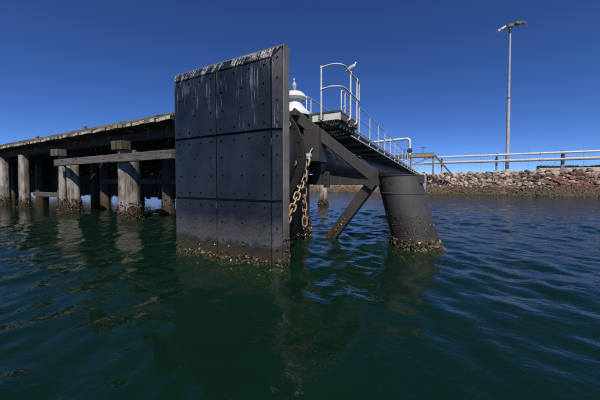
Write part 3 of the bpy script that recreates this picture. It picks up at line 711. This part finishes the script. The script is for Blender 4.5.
# ------------------------------------------------------------------ access platform beside the dolphin head
def arc(c, r, a0, a1, n, f):   # quarter turns in the plan: f maps (cos, sin) -> point
    return [f(c[0] + r * math.cos(math.radians(a0 + (a1 - a0) * k / n)), c[1] + r * math.sin(math.radians(a0 + (a1 - a0) * k / n))) for k in range(n + 1)]
def build_platform():
    root = thing('access_platform', (-0.12, 2.95, 3.4), 'small railed steel platform with cream edge beside the white bollard', 'platform')
    X0, X1, Y0, Y1, Z = -0.52, 0.25, 2.26, 3.72, 3.39
    for k in range(11):
        x = X0 + 0.02 + (X1 - X0 - 0.04) * k / 10
        MB().box((x - 0.006, Y0 + 0.03, Z - 0.05), (x + 0.006, Y1 - 0.03, Z - 0.005)).part('grating_bar', root, M['grating'])
    for k in range(9):
        y = Y0 + 0.08 + (Y1 - Y0 - 0.16) * k / 8
        MB().box((X0 + 0.02, y - 0.012, Z - 0.07), (X1 - 0.02, y + 0.012, Z - 0.051)).part('grating_rod', root, M['grating'])
    MB().box((X0, Y0 - 0.02, Z - 0.22), (X1, Y0 + 0.02, Z - 0.045), 0.004).part('front_beam', root, M['cream'])
    MB().box((X0 - 0.02, Y0 - 0.035, Z - 0.042), (X1 + 0.02, Y0 + 0.03, Z + 0.012), 0.004).part('front_nosing', root, M['green'])
    MB().box((X0 - 0.10, Y0 - 0.03, Z - 0.25), (X0 - 0.004, Y0 + 0.10, Z + 0.014), 0.004).part('corner_bracket', root, M['green'])
    MB().box((X1 - 0.03, Y0 + 0.024, Z - 0.22), (X1 + 0.01, Y1, Z - 0.045), 0.004).part('side_beam', root, M['brown_steel'])
    MB().box((X1 - 0.04, Y0 + 0.034, Z - 0.042), (X1 + 0.02, Y1, Z + 0.006), 0.004).part('side_nosing', root, M['channel'])
    MB().box((X1 - 0.028, Y0 - 0.026, Z - 0.24), (X1 + 0.016, Y0 - 0.0205, Z - 0.045)).part('corner_plate', root, M['cream'])
    MB().box((X0, Y0 + 0.024, Z - 0.22), (X0 + 0.04, Y1, Z - 0.045)).part('side_beam', root, M['brown_steel'])
    MB().box((X0, Y1 + 0.002, Z - 0.22), (X1, Y1 + 0.04, Z - 0.045)).part('rear_beam', root, M['cream'])
    for y in (2.6, 3.05, 3.5):
        MB().bar((X1 - 0.08, y, Z - 0.23), (-0.62, y + 0.05, Z - 0.50), 0.08, 0.10, (0, 0, 1)).part('support_strut', root, M['grating'])
    for x in (X0 + 0.12, X1 - 0.12):
        MB().box((x - 0.04, Y0 + 0.04, Z - 0.33), (x + 0.04, Y1, Z - 0.225)).part('support_beam', root, M['grating'])
    for k in range(6):
        y = Y0 + 0.15 + k * 0.24
        MB().box((X0 + 0.02, y, Z - 0.40), (X1 - 0.03, y + 0.05, Z - 0.332)).part('cable_tray_rung', root, M['grating'])
    R = 0.022
    def rail(z, name):
        pts = [(-0.26, Y0 - 0.03, z), (-0.02, Y0 - 0.03, z + 0.02)] + [(X1 - 0.24 + 0.27 * math.sin(t), Y0 + 0.24 - 0.27 * math.cos(t), z + 0.02) for t in [math.pi / 2 * k / 7 for k in range(8)]] + [(X1 + 0.03, 3.68, z + 0.02), (X1 + 0.03, 3.72, z + 0.015)]
        MB().tube(pts, R, 9).part(name, root, M['rail'], True, 60)
    rail(4.535, 'top_rail'); rail(3.985, 'middle_rail')
    MB().tube([(X1 + 0.03, 3.72, 4.55), (X1 + 0.03, 3.76, 4.53), (X1 + 0.03, 3.77, 4.47), (X1 + 0.03, 3.77, 4.06), (X1 + 0.03, 3.76, 4.01), (X1 + 0.03, 3.72, 4.0)], R, 9).part('rail_return', root, M['rail'], True, 60)
    MB().tube([(-0.26, Y0 - 0.03, 3.2), (-0.26, Y0 - 0.03, 4.535)], 0.025, 9).part('post', root, M['rail'], True)
    MB().box((-0.33, Y0 - 0.045, 3.22), (-0.19, Y0 - 0.021, 3.33)).part('post_clamp', root, M['channel'])
    for (cx_, cy_, cz_) in [(-0.26, Y0 - 0.03, 4.535), (-0.26, Y0 - 0.03, 3.985)] + [(X1 + 0.03, yy, zz) for yy in (2.96, 3.55) for zz in (4.555, 4.005)]:
        MB().lathe([(0.02, -0.04), (0.033, -0.035), (0.036, 0.0), (0.033, 0.035), (0.02, 0.04)], 10, (cx_, cy_, cz_)).part('rail_clamp', root, M['galv'], True, 60)
    for y in (2.96, 3.55):
        MB().tube([(X1 + 0.03, y, 4.555), (X1 + 0.03, y, 3.42), (X1 + 0.03, y - 0.01, 3.34), (X1 + 0.022, y - 0.05, 3.285), (X1 + 0.016, y - 0.12, 3.26), (X1 + 0.016, y - 0.18, 3.255)], 0.025, 9).part('post', root, M['rail'], True, 60)
build_platform()

# ------------------------------------------------------------------ long catwalk to the shore and the tubular girder under it
def zc(y): return 3.30 - 0.030 * (y - 4.5)
def build_catwalk():
    Y0, Y1, XR, XL = 4.3, 34.6, -0.55, -1.75
    root = thing('catwalk', (-1.15, 19.5, 3.0), 'long railed steel catwalk running back from the dolphin to the shore', 'catwalk')
    def P(x, y, dz): return (x, y, zc(y) + dz)
    for x, s in ((XR, 1), (XL, -1)):
        MB().bar(P(x, Y0, 0.15), P(x, Y1, 0.15), 0.018, 0.28).part('stringer_web', root, M['channel'])
        MB().bar(P(x + s * 0.045, Y0, 0.004), P(x + s * 0.045, Y1, 0.004), 0.11, 0.034).part('bottom_flange', root, M['galv'])
        MB().bar(P(x + s * 0.045, Y0, 0.29), P(x + s * 0.045, Y1, 0.29), 0.11, 0.018).part('top_flange', root, M['channel'])
        MB().tube([P(x + s * 0.05, Y0 + (0.2 if s > 0 else 0.3), 1.36), P(x + s * 0.05, Y1, 1.36)], 0.022, 8).part('top_rail', root, M['rail'], True)
        MB().tube([P(x + s * 0.05, Y0 + 0.3, 0.86), P(x + s * 0.05, Y1, 0.86)], 0.018, 8).part('middle_rail', root, M['rail'], True)
        MB().tube([P(x + s * 0.05, Y0 + 0.2, 1.36), P(x + s * 0.05, Y0 + 0.12, 1.34), P(x + s * 0.05, Y0 + 0.10, 1.28), P(x + s * 0.05, Y0 + 0.10, 0.25)], 0.022, 8).part('rail_return', root, M['rail'], True, 60)
        pm = MB().tube([(0, 0, 1.36), (0, 0, 0.20), (0, -0.02, 0.10), (-s * 0.01, -0.08, 0.05), (-s * 0.02, -0.16, 0.04)], 0.024, 8).mesh('post', M['rail'], True, 60)
        y = Y0 + 0.45
        while y < Y1:
            put('post', pm, root, None, loc=(x + s * 0.052, y, zc(y))); y += 1.72
    fb = MB().box((XL + 0.02, -0.04, -0.11), (XR + 0.02, 0.04, -0.005)).mesh('floor_beam', M['channel'])
    br = MB().hexa([(XR - 0.25, -0.03, -0.30), (XR - 0.12, -0.03, -0.30), (XR - 0.12, 0.03, -0.30), (XR - 0.25, 0.03, -0.30), (XR - 0.30, -0.05, -0.165), (XR + 0.05, -0.05, -0.165), (XR + 0.05, 0.05, -0.165), (XR - 0.30, 0.05, -0.165)]).mesh('bracket', M['green'])
    y = Y0 + 0.8
    while y < Y1:
        put('floor_beam', fb, root, None, loc=(0, y, zc(y))); y += 1.72
    me = MB().bar((-1.15, -0.85, 0.0), (-1.15, 0.85, -0.051), 1.16, 0.03).mesh('deck_grating', M['grating'])
    y = Y0 + 0.86
    while y < Y1 - 0.8:
        put('deck_grating', me, root, None, loc=(0, y, zc(y) + 0.26)); y += 1.72
    MB().tube([(XR + 0.14, Y0, zc(Y0) + 0.19), (XR + 0.14, Y1, zc(Y1) + 0.19)], 0.03, 8).part('conduit', root, M['galv'], True)
    g = thing('tubular_girder', (-1.35, 18.0, 2.35), 'thick dark steel tube girder lying under the catwalk', 'girder')
    MB().tube([(-1.30, 3.3, 2.36), (-1.30, 33.5, 2.36)], 0.50, 36).part('tube', g, M['steel'], True)
    for y in (8.0, 14.0, 20.0, 26.0, 32.0):
        MB().tube([(-1.30, y, 2.36), (-1.30, y + 0.06, 2.36)], 0.525, 36).part('weld_ring', g, M['steel'], True, 30)
    y = 6.82
    while y < 33:
        MB().box((-1.42, y - 0.05, 2.84), (-1.18, y + 0.05, zc(y) - 0.16)).part('saddle_post', g, M['grating']); y += 3.44
build_catwalk()

# lone timber pile under the walkway line
lp = thing('timber_pile', (-4.9, 13.0, 0.0), 'lone short timber pile in the water seen under the steel cross beam', 'pile')
MB().tube([(-4.9, 13.0, -6.5), (-4.9, 13.0, 0.6), (-4.88, 13.0, 2.2)], [0.30, 0.29, 0.27], 14).part('shaft', lp, M['pile_timber'], True)
o = crust(cyl_sampler((-4.9, 13, -1), (-4.9, 13, 1), 0.29, -0.2, 0.4, 0.14, 1.2), 160, 0.03, 0.10, 71).part('shell_crust', lp, M['shell']); o['kind'] = 'stuff'

# ------------------------------------------------------------------ timber wharf
def build_wharf():
    root = thing('timber_wharf', (-26.0, 5.0, 0.0), 'old timber wharf on weathered piles with white ended deck planks', 'wharf')
    XE, XW, YF, YB = -5.75, -62.0, 1.88, 8.6
    r = random.Random(9)
    pl = [MB().box((-0.148, YF, 3.765), (0.148, YB, 3.882), 0.008).mesh('plank', M['plank_timber']),
          MB().box((-0.135, YF - 0.03, 3.768), (0.145, YB, 3.888), 0.008).mesh('plank', M['plank_timber']),
          MB().box((-0.146, YF + 0.03, 3.762), (0.14, YB, 3.878), 0.008).mesh('plank', M['plank_timber'])]
    x = XE - 0.15
    while x > XW:
        put('plank', r.choice(pl), root, None, loc=(x, 0, r.uniform(-0.008, 0.008)), rot=Quaternion((0, 1, 0), r.uniform(-0.012, 0.012)))
        x -= 0.303
    x = XE
    while x > XW:
        L = r.uniform(5.0, 6.6); z = 3.895 + r.uniform(0, 0.02)
        MB().box((x - L + 0.02, YF + 0.06, z), (x, YF + 0.34, z + 0.15 + r.uniform(-0.02, 0.02)), 0.015).part('kerb', root, M['kerb_timber'])
        x -= L
    for yy, zz in ((2.62, 3.34), (3.6, 3.34), (5.2, 3.34), (6.8, 3.34), (8.3, 3.34)):
        x = XE - 0.05
        while x > XW:
            MB().box((x - 7.0 + 0.02, yy, zz), (x, yy + 0.30, 3.75), 0.01).part('girder', root, M['girder_timber']); x -= 7.0
    def pile(x, y, rad, mat, ztop=3.3, lean=0.0, seed=0, n=90):
        rr = random.Random(seed); m = 16; vs = []; zs = [-6.5, -0.5, 0.0, 0.5, 1.1, 1.8, 2.5, ztop]
        ang = [rad * (1 + rr.uniform(-0.13, 0.10)) for _ in range(m)]; bow = rr.uniform(-0.03, 0.03)
        mb = MB(); fs = []
        for i, z in enumerate(zs):
            k = 1.0 - 0.03 * i / 7 + rr.uniform(-0.02, 0.02)
            for j in range(m):
                t = 6.2832 * j / m; vs.append((x + lean * z + bow * math.sin(z * 1.1 + seed) + ang[j] * k * math.cos(t), y + ang[j] * k * math.sin(t), z))
        for i in range(len(zs) - 1):
            for j in range(m): fs.append((i * m + j, i * m + (j + 1) % m, (i + 1) * m + (j + 1) % m, (i + 1) * m + j))
        fs.append(tuple((len(zs) - 1) * m + j for j in range(m)))
        o = mb.add(vs, fs).part('pile', root, mat, True, 50)
        if n:
            c = crust(cyl_sampler((x - lean, y, -1), (x + lean, y, 1), rad, -0.3, 0.75, 0.13, 2.0), n * 6, 0.010, 0.045, seed + 500).part('shell_crust', o, M['shell']); c['kind'] = 'stuff'
        return o
    bents = [-9.35, -15.2, -20.9, -24.6, -30.4, -36.0, -42.0, -48.0, -54.0]
    for i, bx in enumerate(bents):
        near = i < 4
        if i == 0:
            pile(bx - 0.07, 2.52, 0.42, M['pile_timber'], 2.96, 0.0, 10, 420)
        elif i == 1:
            pile(bx - (0.31 if i == 0 else 0.26), 2.36, 0.225 if i == 0 else 0.175, M['pile_timber'], 2.96, 0.0, 10 + i, 220)
            pile(bx + (0.14 if i == 0 else 0.34), 2.62, 0.245 if i == 0 else 0.30, M['pile_timber'], 2.75, -0.02, 20 + i, 260)
        else:
            pile(bx, 2.42, 0.29, M['pile_timber'], 3.3, 0.008 * (i % 3 - 1), 10 + i, 160 if near else 40)
        for k, yy in enumerate((4.3, 6.2, 8.2)):
            pile(bx + (k % 2) * 0.2, yy, 0.27, M['inner_timber'], 3.3, 0.0, 100 + 10 * i + k, 40)
        MB().box((bx - 0.19, 2.36, 2.98), (bx + 0.19, YB - 0.1, 3.295), 0.012).part('headstock', root, M['girder_timber'])
        # corbel blocks poking out in front of the pile heads
        if i < 2:
            for dx in (-0.30, 0.08):
                MB().box((bx + dx, 1.9 + 0.03 * (dx > 0), 2.93 + 0.02 * i), (bx + dx + 0.30, 2.34, 3.296), 0.015).part('corbel', root, M['moss_timber'] if i == 0 else M['beam_timber'])
        MB().bar((bx + 0.36, 4.4, 0.9), (bx + 0.36, 8.2, 2.9), 0.12, 0.26, (0, 0, 1)).part('cross_brace', root, M['inner_timber'])
    # walers along the face and low braces
    MB().box((-15.0, 1.86, 2.42), (-9.1, 2.08, 2.74), 0.015).part('waler', root, M['beam_timber'])
    MB().box((-9.08, 1.86, 2.41), (XE, 2.08, 2.73), 0.015).part('waler', root, M['beam_timber'])
    MB().box((-20.3, 2.6, 0.72), (-15.6, 2.82, 0.98), 0.015).part('low_brace', root, M['beam_timber'])
    MB().box((-15.0, 4.0, 1.5), (XE, 4.2, 1.75), 0.015).part('low_brace', root, M['inner_timber'])
    MB().box((-9.0, 4.6, 0.62), (XE, 4.8, 0.86), 0.015).part('low_brace', root, M['beam_timber'])
    # boarded back of the wharf
    bd = [MB().box((-0.24, YB + 0.02, 0.26 + 0.07 * k), (0.24, YB + 0.10, 3.72)).mesh('back_board', M['girder_timber']) for k in range(3)]
    x = XE - 0.3
    while x > XW:
        put('back_board', r.choice(bd), root, None, loc=(x, 0, 0))
        x -= 0.5
    # mooring cleats and loose gear along the kerb
build_wharf()
for (x, lab) in ((-12.2, 'small rusty cleat on the wharf kerb nearer the panel'), (-17.6, 'small rusty cleat on the wharf kerb farther from the panel')):
    t = thing('mooring_cleat', (x, 2.08, 4.1), lab, 'cleat', 'cleats on the wharf kerb')
    MB().box((x - 0.10, 2.0, 4.105), (x + 0.10, 2.16, 4.13)).part('base', t, M['rust'])
    MB().box((x - 0.04, 2.04, 4.131), (x + 0.04, 2.12, 4.17)).part('stem', t, M['rust'])
    MB().tube([(x - 0.2, 2.08, 4.185), (x - 0.1, 2.08, 4.19), (x + 0.1, 2.08, 4.19), (x + 0.2, 2.08, 4.185)], [0.015, 0.028, 0.028, 0.015], 8).part('horn', t, M['rust'], True)

# ------------------------------------------------------------------ gulls
def mk(n, c, rough=0.7):
    return simple(n, c, tuple(q * 0.9 for q in c), 20, rough=rough, bump=0.1, kind='Object')
GM = {'white': mk('gull_white', (0.82, 0.81, 0.78)), 'grey': mk('gull_grey', (0.40, 0.42, 0.44)), 'black': mk('gull_black', (0.03, 0.03, 0.03)), 'red': mk('gull_red', (0.45, 0.09, 0.04))}
def gull(loc, heading, pitch, label, neck):
    root = thing('seagull', loc, label, 'seagull', 'seagulls perched on the dolphin', rz=heading)
    # local frame: +x is forward, origin between the feet; body is one loft along the spine
    cp, sp_ = math.cos(pitch), math.sin(pitch)
    c0 = Vector((0.0, 0, 0.135))
    def spine(t): return c0 + Vector((cp * t, 0, sp_ * t))
    st = [(-0.17, 0.006, 0.004), (-0.13, 0.022, 0.016), (-0.08, 0.044, 0.040), (-0.02, 0.056, 0.056), (0.04, 0.056, 0.058), (0.085, 0.044, 0.046)]
    rings = [(spine(t), Vector((-sp_, 0, cp)), w, h) for t, w, h in st]
    end = spine(0.085)
    for (dx, dz, w) in ((0.022, 0.03 + neck * 0.3, 0.030), (0.030, 0.055 + neck * 0.7, 0.026), (0.040, 0.078 + neck, 0.031), (0.056, 0.088 + neck, 0.029), (0.072, 0.085 + neck, 0.018)):
        rings.append((end + Vector((dx, 0, dz)), Vector((-0.5, 0, 0.87)) if w < 0.028 else Vector((-0.25, 0, 0.97)), w, w))
    n = 14; vs = []; fs = []
    for c, up, w, h in rings:
        for k in range(n):
            a = 6.2832 * k / n; vs.append(c + Vector((0, 1, 0)) * math.cos(a) * w + up * math.sin(a) * h)
    for i in range(len(rings) - 1):
        for k in range(n): fs.append((i * n + k, i * n + (k + 1) % n, (i + 1) * n + (k + 1) % n, (i + 1) * n + k))
    fs += [tuple(range(n)), tuple((len(rings) - 1) * n + k for k in range(n))]
    def lp(mb, name, mat, sm=True, par=root):
        o = bpy.data.objects.new(name, mb.mesh(name, mat, sm, 70)); COL.objects.link(o); o.parent = par; return o
    b = lp(MB().add(vs, fs), 'body', GM['white'])
    hd = rings[-2][0]
    lp(MB().tube([hd + Vector((0.010, 0, -0.004)), hd + Vector((0.040, 0, -0.010)), hd + Vector((0.054, 0, -0.018))], [0.009, 0.006, 0.002], 7), 'beak', GM['red'])
    for s in (1, -1):
        w = MB(); prof = [(0.07, 0.050, 0.020, 0.03), (0.0, 0.060, 0.034, 0.05), (-0.08, 0.050, 0.028, 0.045), (-0.16, 0.026, 0.014, 0.02), (-0.225, 0.008, 0.012, 0.006)]
        vs = []
        for t, y, zo, hh in prof:
            c = spine(t) + Vector((-sp_, 0, cp)) * (zo - 0.01)
            up = Vector((-sp_, 0, cp))
            vs += [c + Vector((0, s * (y + 0.006), 0)) - up * hh, c + Vector((0, s * (y + 0.012), 0)), c + Vector((0, s * y * 0.55, 0)) + up * hh * 0.75, c + Vector((0, s * (y - 0.010), 0)) - up * hh * 0.2]
        fs = [(i * 4 + k, i * 4 + (k + 1) % 4, i * 4 + 4 + (k + 1) % 4, i * 4 + 4 + k) for i in range(4) for k in range(4)] + [(0, 1, 2, 3), (16, 17, 18, 19)]
        wo = lp(MB().add(vs, fs), 'wing', GM['grey'])
        tip = spine(-0.2) + Vector((0, s * 0.012, 0.014))
        lp(MB().tube([tip + Vector((cp * 0.03, 0, sp_ * 0.03)), tip, tip - Vector((cp * 0.055, 0, sp_ * 0.055))], [0.009, 0.010, 0.002], 6), 'wing_tip', GM['black'], True, wo)
        lp(MB().tube([(-0.005, s * 0.022, 0.10), (0.004, s * 0.022, 0.05), (0.0, s * 0.022, 0.006)], [0.010, 0.0045, 0.0045], 6), 'leg', GM['red'])
        foot = MB().add([(-0.012, s * 0.022, 0.001), (0.038, s * 0.022 - 0.016, 0.001), (0.044, s * 0.022, 0.001), (0.038, s * 0.022 + 0.016, 0.001), (0.0, s * 0.022, 0.009)], [(0, 1, 4), (1, 2, 4), (2, 3, 4), (3, 0, 4), (3, 2, 1, 0)])
        lp(foot, 'foot', GM['red'], False)
        e = hd + Vector((0.006, s * 0.026, 0.006))
        lp(MB().lathe([(0.001, -0.005), (0.005, 0.0), (0.001, 0.005)], 8, e, 'Y'), 'eye', GM['black'])
    tb = spine(-0.13); te = spine(-0.215)
    lp(MB().hexa([tb + Vector((0, -0.018, -0.006)), te + Vector((0, -0.026, -0.003)), te + Vector((0, 0.026, -0.003)), tb + Vector((0, 0.018, -0.006)),
                  tb + Vector((0, -0.018, 0.008)), te + Vector((0, -0.026, 0.003)), te + Vector((0, 0.026, 0.003)), tb + Vector((0, 0.018, 0.008))]), 'tail', GM['white'], False)
    return root
gull((0.28, 3.02, 4.577), math.radians(32), math.radians(32), 'seagull perched on the top rail of the small platform', 0.0)
gull((-1.11, 2.33, 4.094), math.radians(-70), math.radians(48), 'seagull standing upright on the white bollard', 0.0)

# ------------------------------------------------------------------ shore: abutment, pipes, gantry, mast, fence, hedge
MBa = MB().box((-3.6, 34.8, -0.6), (0.1, 40.5, 2.42), 0.04)
ab = thing('concrete_abutment', (-0.8, 37.0, 0.0), 'pale concrete abutment where the catwalk meets the shore', 'abutment')
MBa.part('block', ab, M['concrete'])
MB().box((-0.8, 36.5, 2.422), (0.05, 40.4, 2.85), 0.04).part('upstand', ab, M['concrete'])
MB().box((-3.5, 35.2, 2.422), (-2.2, 40.4, 2.8), 0.04).part('upstand', ab, M['concrete'])

def pipeline(z, rad, mat, label, y):
    t = thing('pipeline', (25.0, y, z), label, 'pipe', 'pipelines along the shore')
    x = -0.5
    while x < 70:
        MB().tube([(x, y, z), (x + 7.18, y, z)], rad, 18).part('pipe_length', t, mat, True)
        MB().tube([(x + 7.0, y, z), (x + 7.09, y, z)], rad * 1.28, 18).part('flange', t, mat, True, 30)
        x += 7.2
pipeline(5.46, 0.145, M['pipe_white'], 'upper thin white pipe running along the top of the rock bank', 43.0)
pipeline(4.62, 0.205, M['pipe_grey'], 'lower thicker pale grey pipe running along the top of the rock bank', 43.15)
sup_lab = {2.0: 'leftmost pipe support frame beside the gantry stair', 9.0: 'pipe support frame just left of the lamp mast', 16.1: 'pipe support frame at the right above the red rocks'}
for x, lab in sup_lab.items():
    t = thing('pipe_support', (x, 43.1, 3.1), lab, 'pipe support', 'pipe supports')
    w = 0.11 if x < 15 else 0.16
    MB().box((x - w, 43.42, 3.0), (x + w, 43.66, 5.75)).part('post', t, M['grey_steel'])
    MB().box((x - 0.10, 42.7, 5.17), (x + 0.10, 43.66 + 0.02, 5.30)).part('arm', t, M['grey_steel'])
    MB().box((x - 0.10, 42.7, 4.26), (x + 0.10, 43.66 + 0.02, 4.40)).part('arm', t, M['grey_steel'])
    MB().box((x - 0.25, 43.3, 2.9), (x + 0.25, 43.8, 3.25)).part('footing', t, M['concrete'])
    MB().box((x - 0.16, 42.9, 4.86), (x + 0.16, 43.7, 4.95)).part('strap', t, M['grey_steel'])

def build_mast():
    x, y = 10.32, 44.0
    t = thing('lamp_mast', (x, y, 3.1), 'tall slim floodlight mast standing behind the rock bank', 'lamp mast')
    MB().lathe([(0.23, 3.0), (0.21, 13.6)], 12, (x, y, 0)).part('lower_pole', t, M['lamp_grey'], True, 50)
    MB().lathe([(0.165, 13.4), (0.11, 23.4)], 12, (x, y, 0)).part('upper_pole', t, M['lamp_grey'], True, 50)
    MB().lathe([(0.235, 13.5), (0.235, 13.7)], 12, (x, y, 0)).part('pole_collar', t, M['grey_steel'], True, 50)
    for z in (4.55, 4.9, 5.15): MB().lathe([(0.26, z), (0.26, z + 0.13)], 12, (x, y, 0)).part('warning_band', t, M['ochre'], True, 50)
    MB().lathe([(0.42, 3.0), (0.42, 3.35)], 12, (x, y, 0)).part('footing', t, M['concrete'])
    MB().lathe([(0.16, 22.7), (0.16, 23.3)], 12, (x, y, 0)).part('head_collar', t, M['black_steel'])
    MB().bar((x - 1.0, y, 23.45), (x + 1.0, y, 23.75), 0.14, 0.14).part('cross_arm', t, M['brown_steel'])
    MB().box((x - 0.28, y - 0.25, 23.5), (x + 0.35, y + 0.25, 23.95), 0.05).part('head_box', t, M['brown_steel'])
    for k, (dx, dz, yaw, tilt) in enumerate(((-1.25, 23.42, 1.9, 0.5), (-0.72, 23.62, 1.5, 0.5), (0.75, 23.85, -1.3, 0.35), (1.3, 23.80, -1.7, 0.45))):
        R = Matrix.Rotation(yaw, 3, 'Z') @ Matrix.Rotation(-tilt, 3, 'X')
        def tr(p): return Vector((x + dx, y - 0.1, dz)) + R @ Vector(p)
        b = MB().hexa([tr(p) for p in [(-0.2, -0.22, -0.12), (0.2, -0.22, -0.12), (0.32, 0.36, -0.16), (-0.32, 0.36, -0.16), (-0.2, -0.22, 0.12), (0.2, -0.22, 0.12), (0.32, 0.36, 0.16), (-0.32, 0.36, 0.16)]])
        h = b.part('floodlight', t, M['lamp_grey'] if k < 2 else M['brown_steel'])
        MB().hexa([tr(p) for p in [(-0.29, 0.362, -0.13), (0.29, 0.362, -0.13), (0.29, 0.38, -0.13), (-0.29, 0.38, -0.13), (-0.29, 0.362, 0.13), (0.29, 0.362, 0.13), (0.29, 0.38, 0.13), (-0.29, 0.38, 0.13)]]).part('lens', h, M['glass'])
build_mast()

def build_gantry():
    t = thing('pipe_gantry', (-1.6, 38.6, 2.6), 'ochre edged pipe gantry with stair where the catwalk reaches the shore', 'gantry')
    MB().box((-5.0, 37.6, 5.20), (1.15, 39.6, 5.34)).part('deck', t, M['brown_steel'])
    MB().box((-1.9, 37.48, 5.16), (1.2, 37.58, 5.58)).part('edge_beam', t, M['ochre'])
    MB().box((-5.0, 37.48, 5.16), (-1.93, 37.58, 5.58)).part('edge_beam', t, M['brown_steel'])
    MB().box((-1.9, 37.50, 5.60), (1.2, 37.56, 5.70)).part('kick_plate', t, M['brown_steel'])
    for x in (-4.8, -2.0, 0.95):
        for y in (37.75, 39.4): MB().box((x - 0.09, y - 0.09, 2.5), (x + 0.09, y + 0.09, 5.198)).part('column', t, M['grey_steel'])
    MB().bar((-1.7, 37.7, 4.1), (0.6, 37.7, 5.05), 0.14, 0.16).part('strut', t, M['grey_steel'])
    MB().bar((-4.5, 37.7, 4.1), (-2.3, 37.7, 5.05), 0.14, 0.16).part('strut', t, M['grey_steel'])
    MB().box((-5.0, 37.62, 4.02), (1.1, 37.72, 4.14)).part('tie_beam', t, M['grey_steel'])
    for k in range(10):
        x = -4.9 + k * 0.66
        MB().box((x - 0.02, 37.52, 5.582), (x + 0.02, 37.56, 6.3)).part('rail_post', t, M['grey_steel']) if x < -1.9 else None
    for z in (5.95, 6.3):
        MB().box((-5.0, 37.52, z), (-1.9, 37.55, z + 0.04)).part('rail', t, M['grey_steel'])
    for s in (0.0, 0.9):
        MB().bar((1.15, 37.7 + s, 5.4), (3.45, 37.7 + s, 2.45), 0.06, 0.22).part('stair_stringer', t, M['brown_steel'])
    for k in range(9):
        f = (k + 0.5) / 9
        MB().box((1.15 + 2.3 * f - 0.12, 37.74, 5.38 - 2.95 * f), (1.15 + 2.3 * f + 0.12, 38.56, 5.41 - 2.95 * f)).part('tread', t, M['brown_steel'])
    for (x, h) in ((-2.9, 0.85), (-0.35, 1.0)):
        MB().box((x - 0.03, 38.2, 5.34), (x + 0.03, 38.26, 5.58 + h)).part('valve_stem', t, M['black_steel'])
        MB().tube([(x - 0.34, 38.23, 5.58 + h), (x + 0.34, 38.23, 5.58 + h)], 0.04, 8).part('valve_handle', t, M['black_steel'])
    p = thing('overhead_pipe', (-2.1, 38.0, 5.4), 'white overhead pipe with an elbow dropping onto the gantry', 'pipe')
    pts = [(-9.5, 38.0, 7.72)] + [(-2.55, 38.0, 7.95)] + [(-2.55 + 0.45 * math.sin(a), 38.0, 7.5 + 0.45 * math.cos(a)) for a in [math.pi / 2 * k / 6 for k in range(1, 7)]] + [(-2.1, 38.0, 6.5)]
    MB().tube(pts, 0.19, 14).part('pipe', p, M['pipe_white'], True, 60)
    MB().lathe([(0.30, 6.30), (0.30, 6.5)], 16, (-2.1, 38.0, 0)).part('flange', p, M['black_steel'], True, 40)
    MB().lathe([(0.22, 5.9), (0.36, 6.05), (0.36, 6.29)], 16, (-2.1, 38.0, 0)).part('valve_body', p, M['black_steel'], True, 40)
    MB().lathe([(0.17, 5.35), (0.17, 5.9)], 12, (-2.1, 38.0, 0)).part('riser', p, M['pipe_white'], True, 40)
    MB().box((-6.1, 37.9, 2.4), (-5.9, 38.1, 7.62)).part('pipe_prop', p, M['grey_steel'])
build_gantry()

fence = thing('wire_fence', (18.0, 46.0, 3.1), 'thin wire fence of slender posts behind the shore pipes', 'fence')
for k in range(16):
    x = 1.5 + k * 2.9
    MB().tube([(x, 46.0, 3.0), (x, 46.0, 6.4)], 0.016, 6).part('post', fence, M['grey_steel'])
for z in (4.0, 5.1, 6.2):
    MB().tube([(1.5, 46.0, z), (45.0, 46.0, z)], 0.008, 5).part('wire', fence, M['grey_steel'])

def build_hedge(x0, x1, y, ztop, label, seed, n):
    r = random.Random(seed)
    t = thing('hedge', ((x0 + x1) / 2, y, 3.1), label, 'hedge')
    a = N('hedge_leaves'); ri = a.n('NewGeometry').outputs['Random Per Island']
    m = a.done(a.ramp(ri, [(0.0, (0.022, 0.035, 0.014)), (0.6, (0.05, 0.07, 0.03)), (1.0, (0.09, 0.10, 0.05))]), 0.8, 0, 0.2)
    mb = MB()
    for _ in range(n):
        x = r.uniform(x0, x1); h = 0.9 + 0.1 * math.sin(x * 1.3) * math.sin(x * 0.47 + 1)
        z = 3.1 + (ztop - 3.1) * h * r.random() ** 0.6; yy = y + r.uniform(-0.8, 0.8); s = r.uniform(0.06, 0.16)
        q = Quaternion((r.gauss(0, 1), r.gauss(0, 1), r.gauss(0, 1), r.gauss(0, 1))).normalized(); c = Vector((x, yy, z))
        mb.add([c + q @ Vector(p) for p in [(-s, 0, 0), (0, -s * 0.5, 0.1 * s), (s, 0, 0), (0, s * 0.5, 0.1 * s)]], [(0, 1, 2, 3)])
    mb.part('foliage', t, m)
    x = x0 + 0.3
    while x < x1:
        MB().tube([(x, y, 3.0), (x + 0.1, y, 3.1 + (ztop - 3.1) * 0.5)], 0.04, 6).part('stem', t, M['brown_steel']); x += 1.1
build_hedge(15.0, 45.0, 50.0, 4.12, 'low dark hedge at the right behind the shore pipes', 5, 12000)
lw = thing('low_wall', (30.0, 47.0, 2.9), 'low grey concrete wall at the right behind the shore pipes', 'wall')
for k in range(9): MB().box((14.6 + k * 3.6, 47.0, 2.6), (14.6 + k * 3.6 + 3.56, 47.25, 3.62), 0.02).part('wall_panel', lw, M['concrete'])
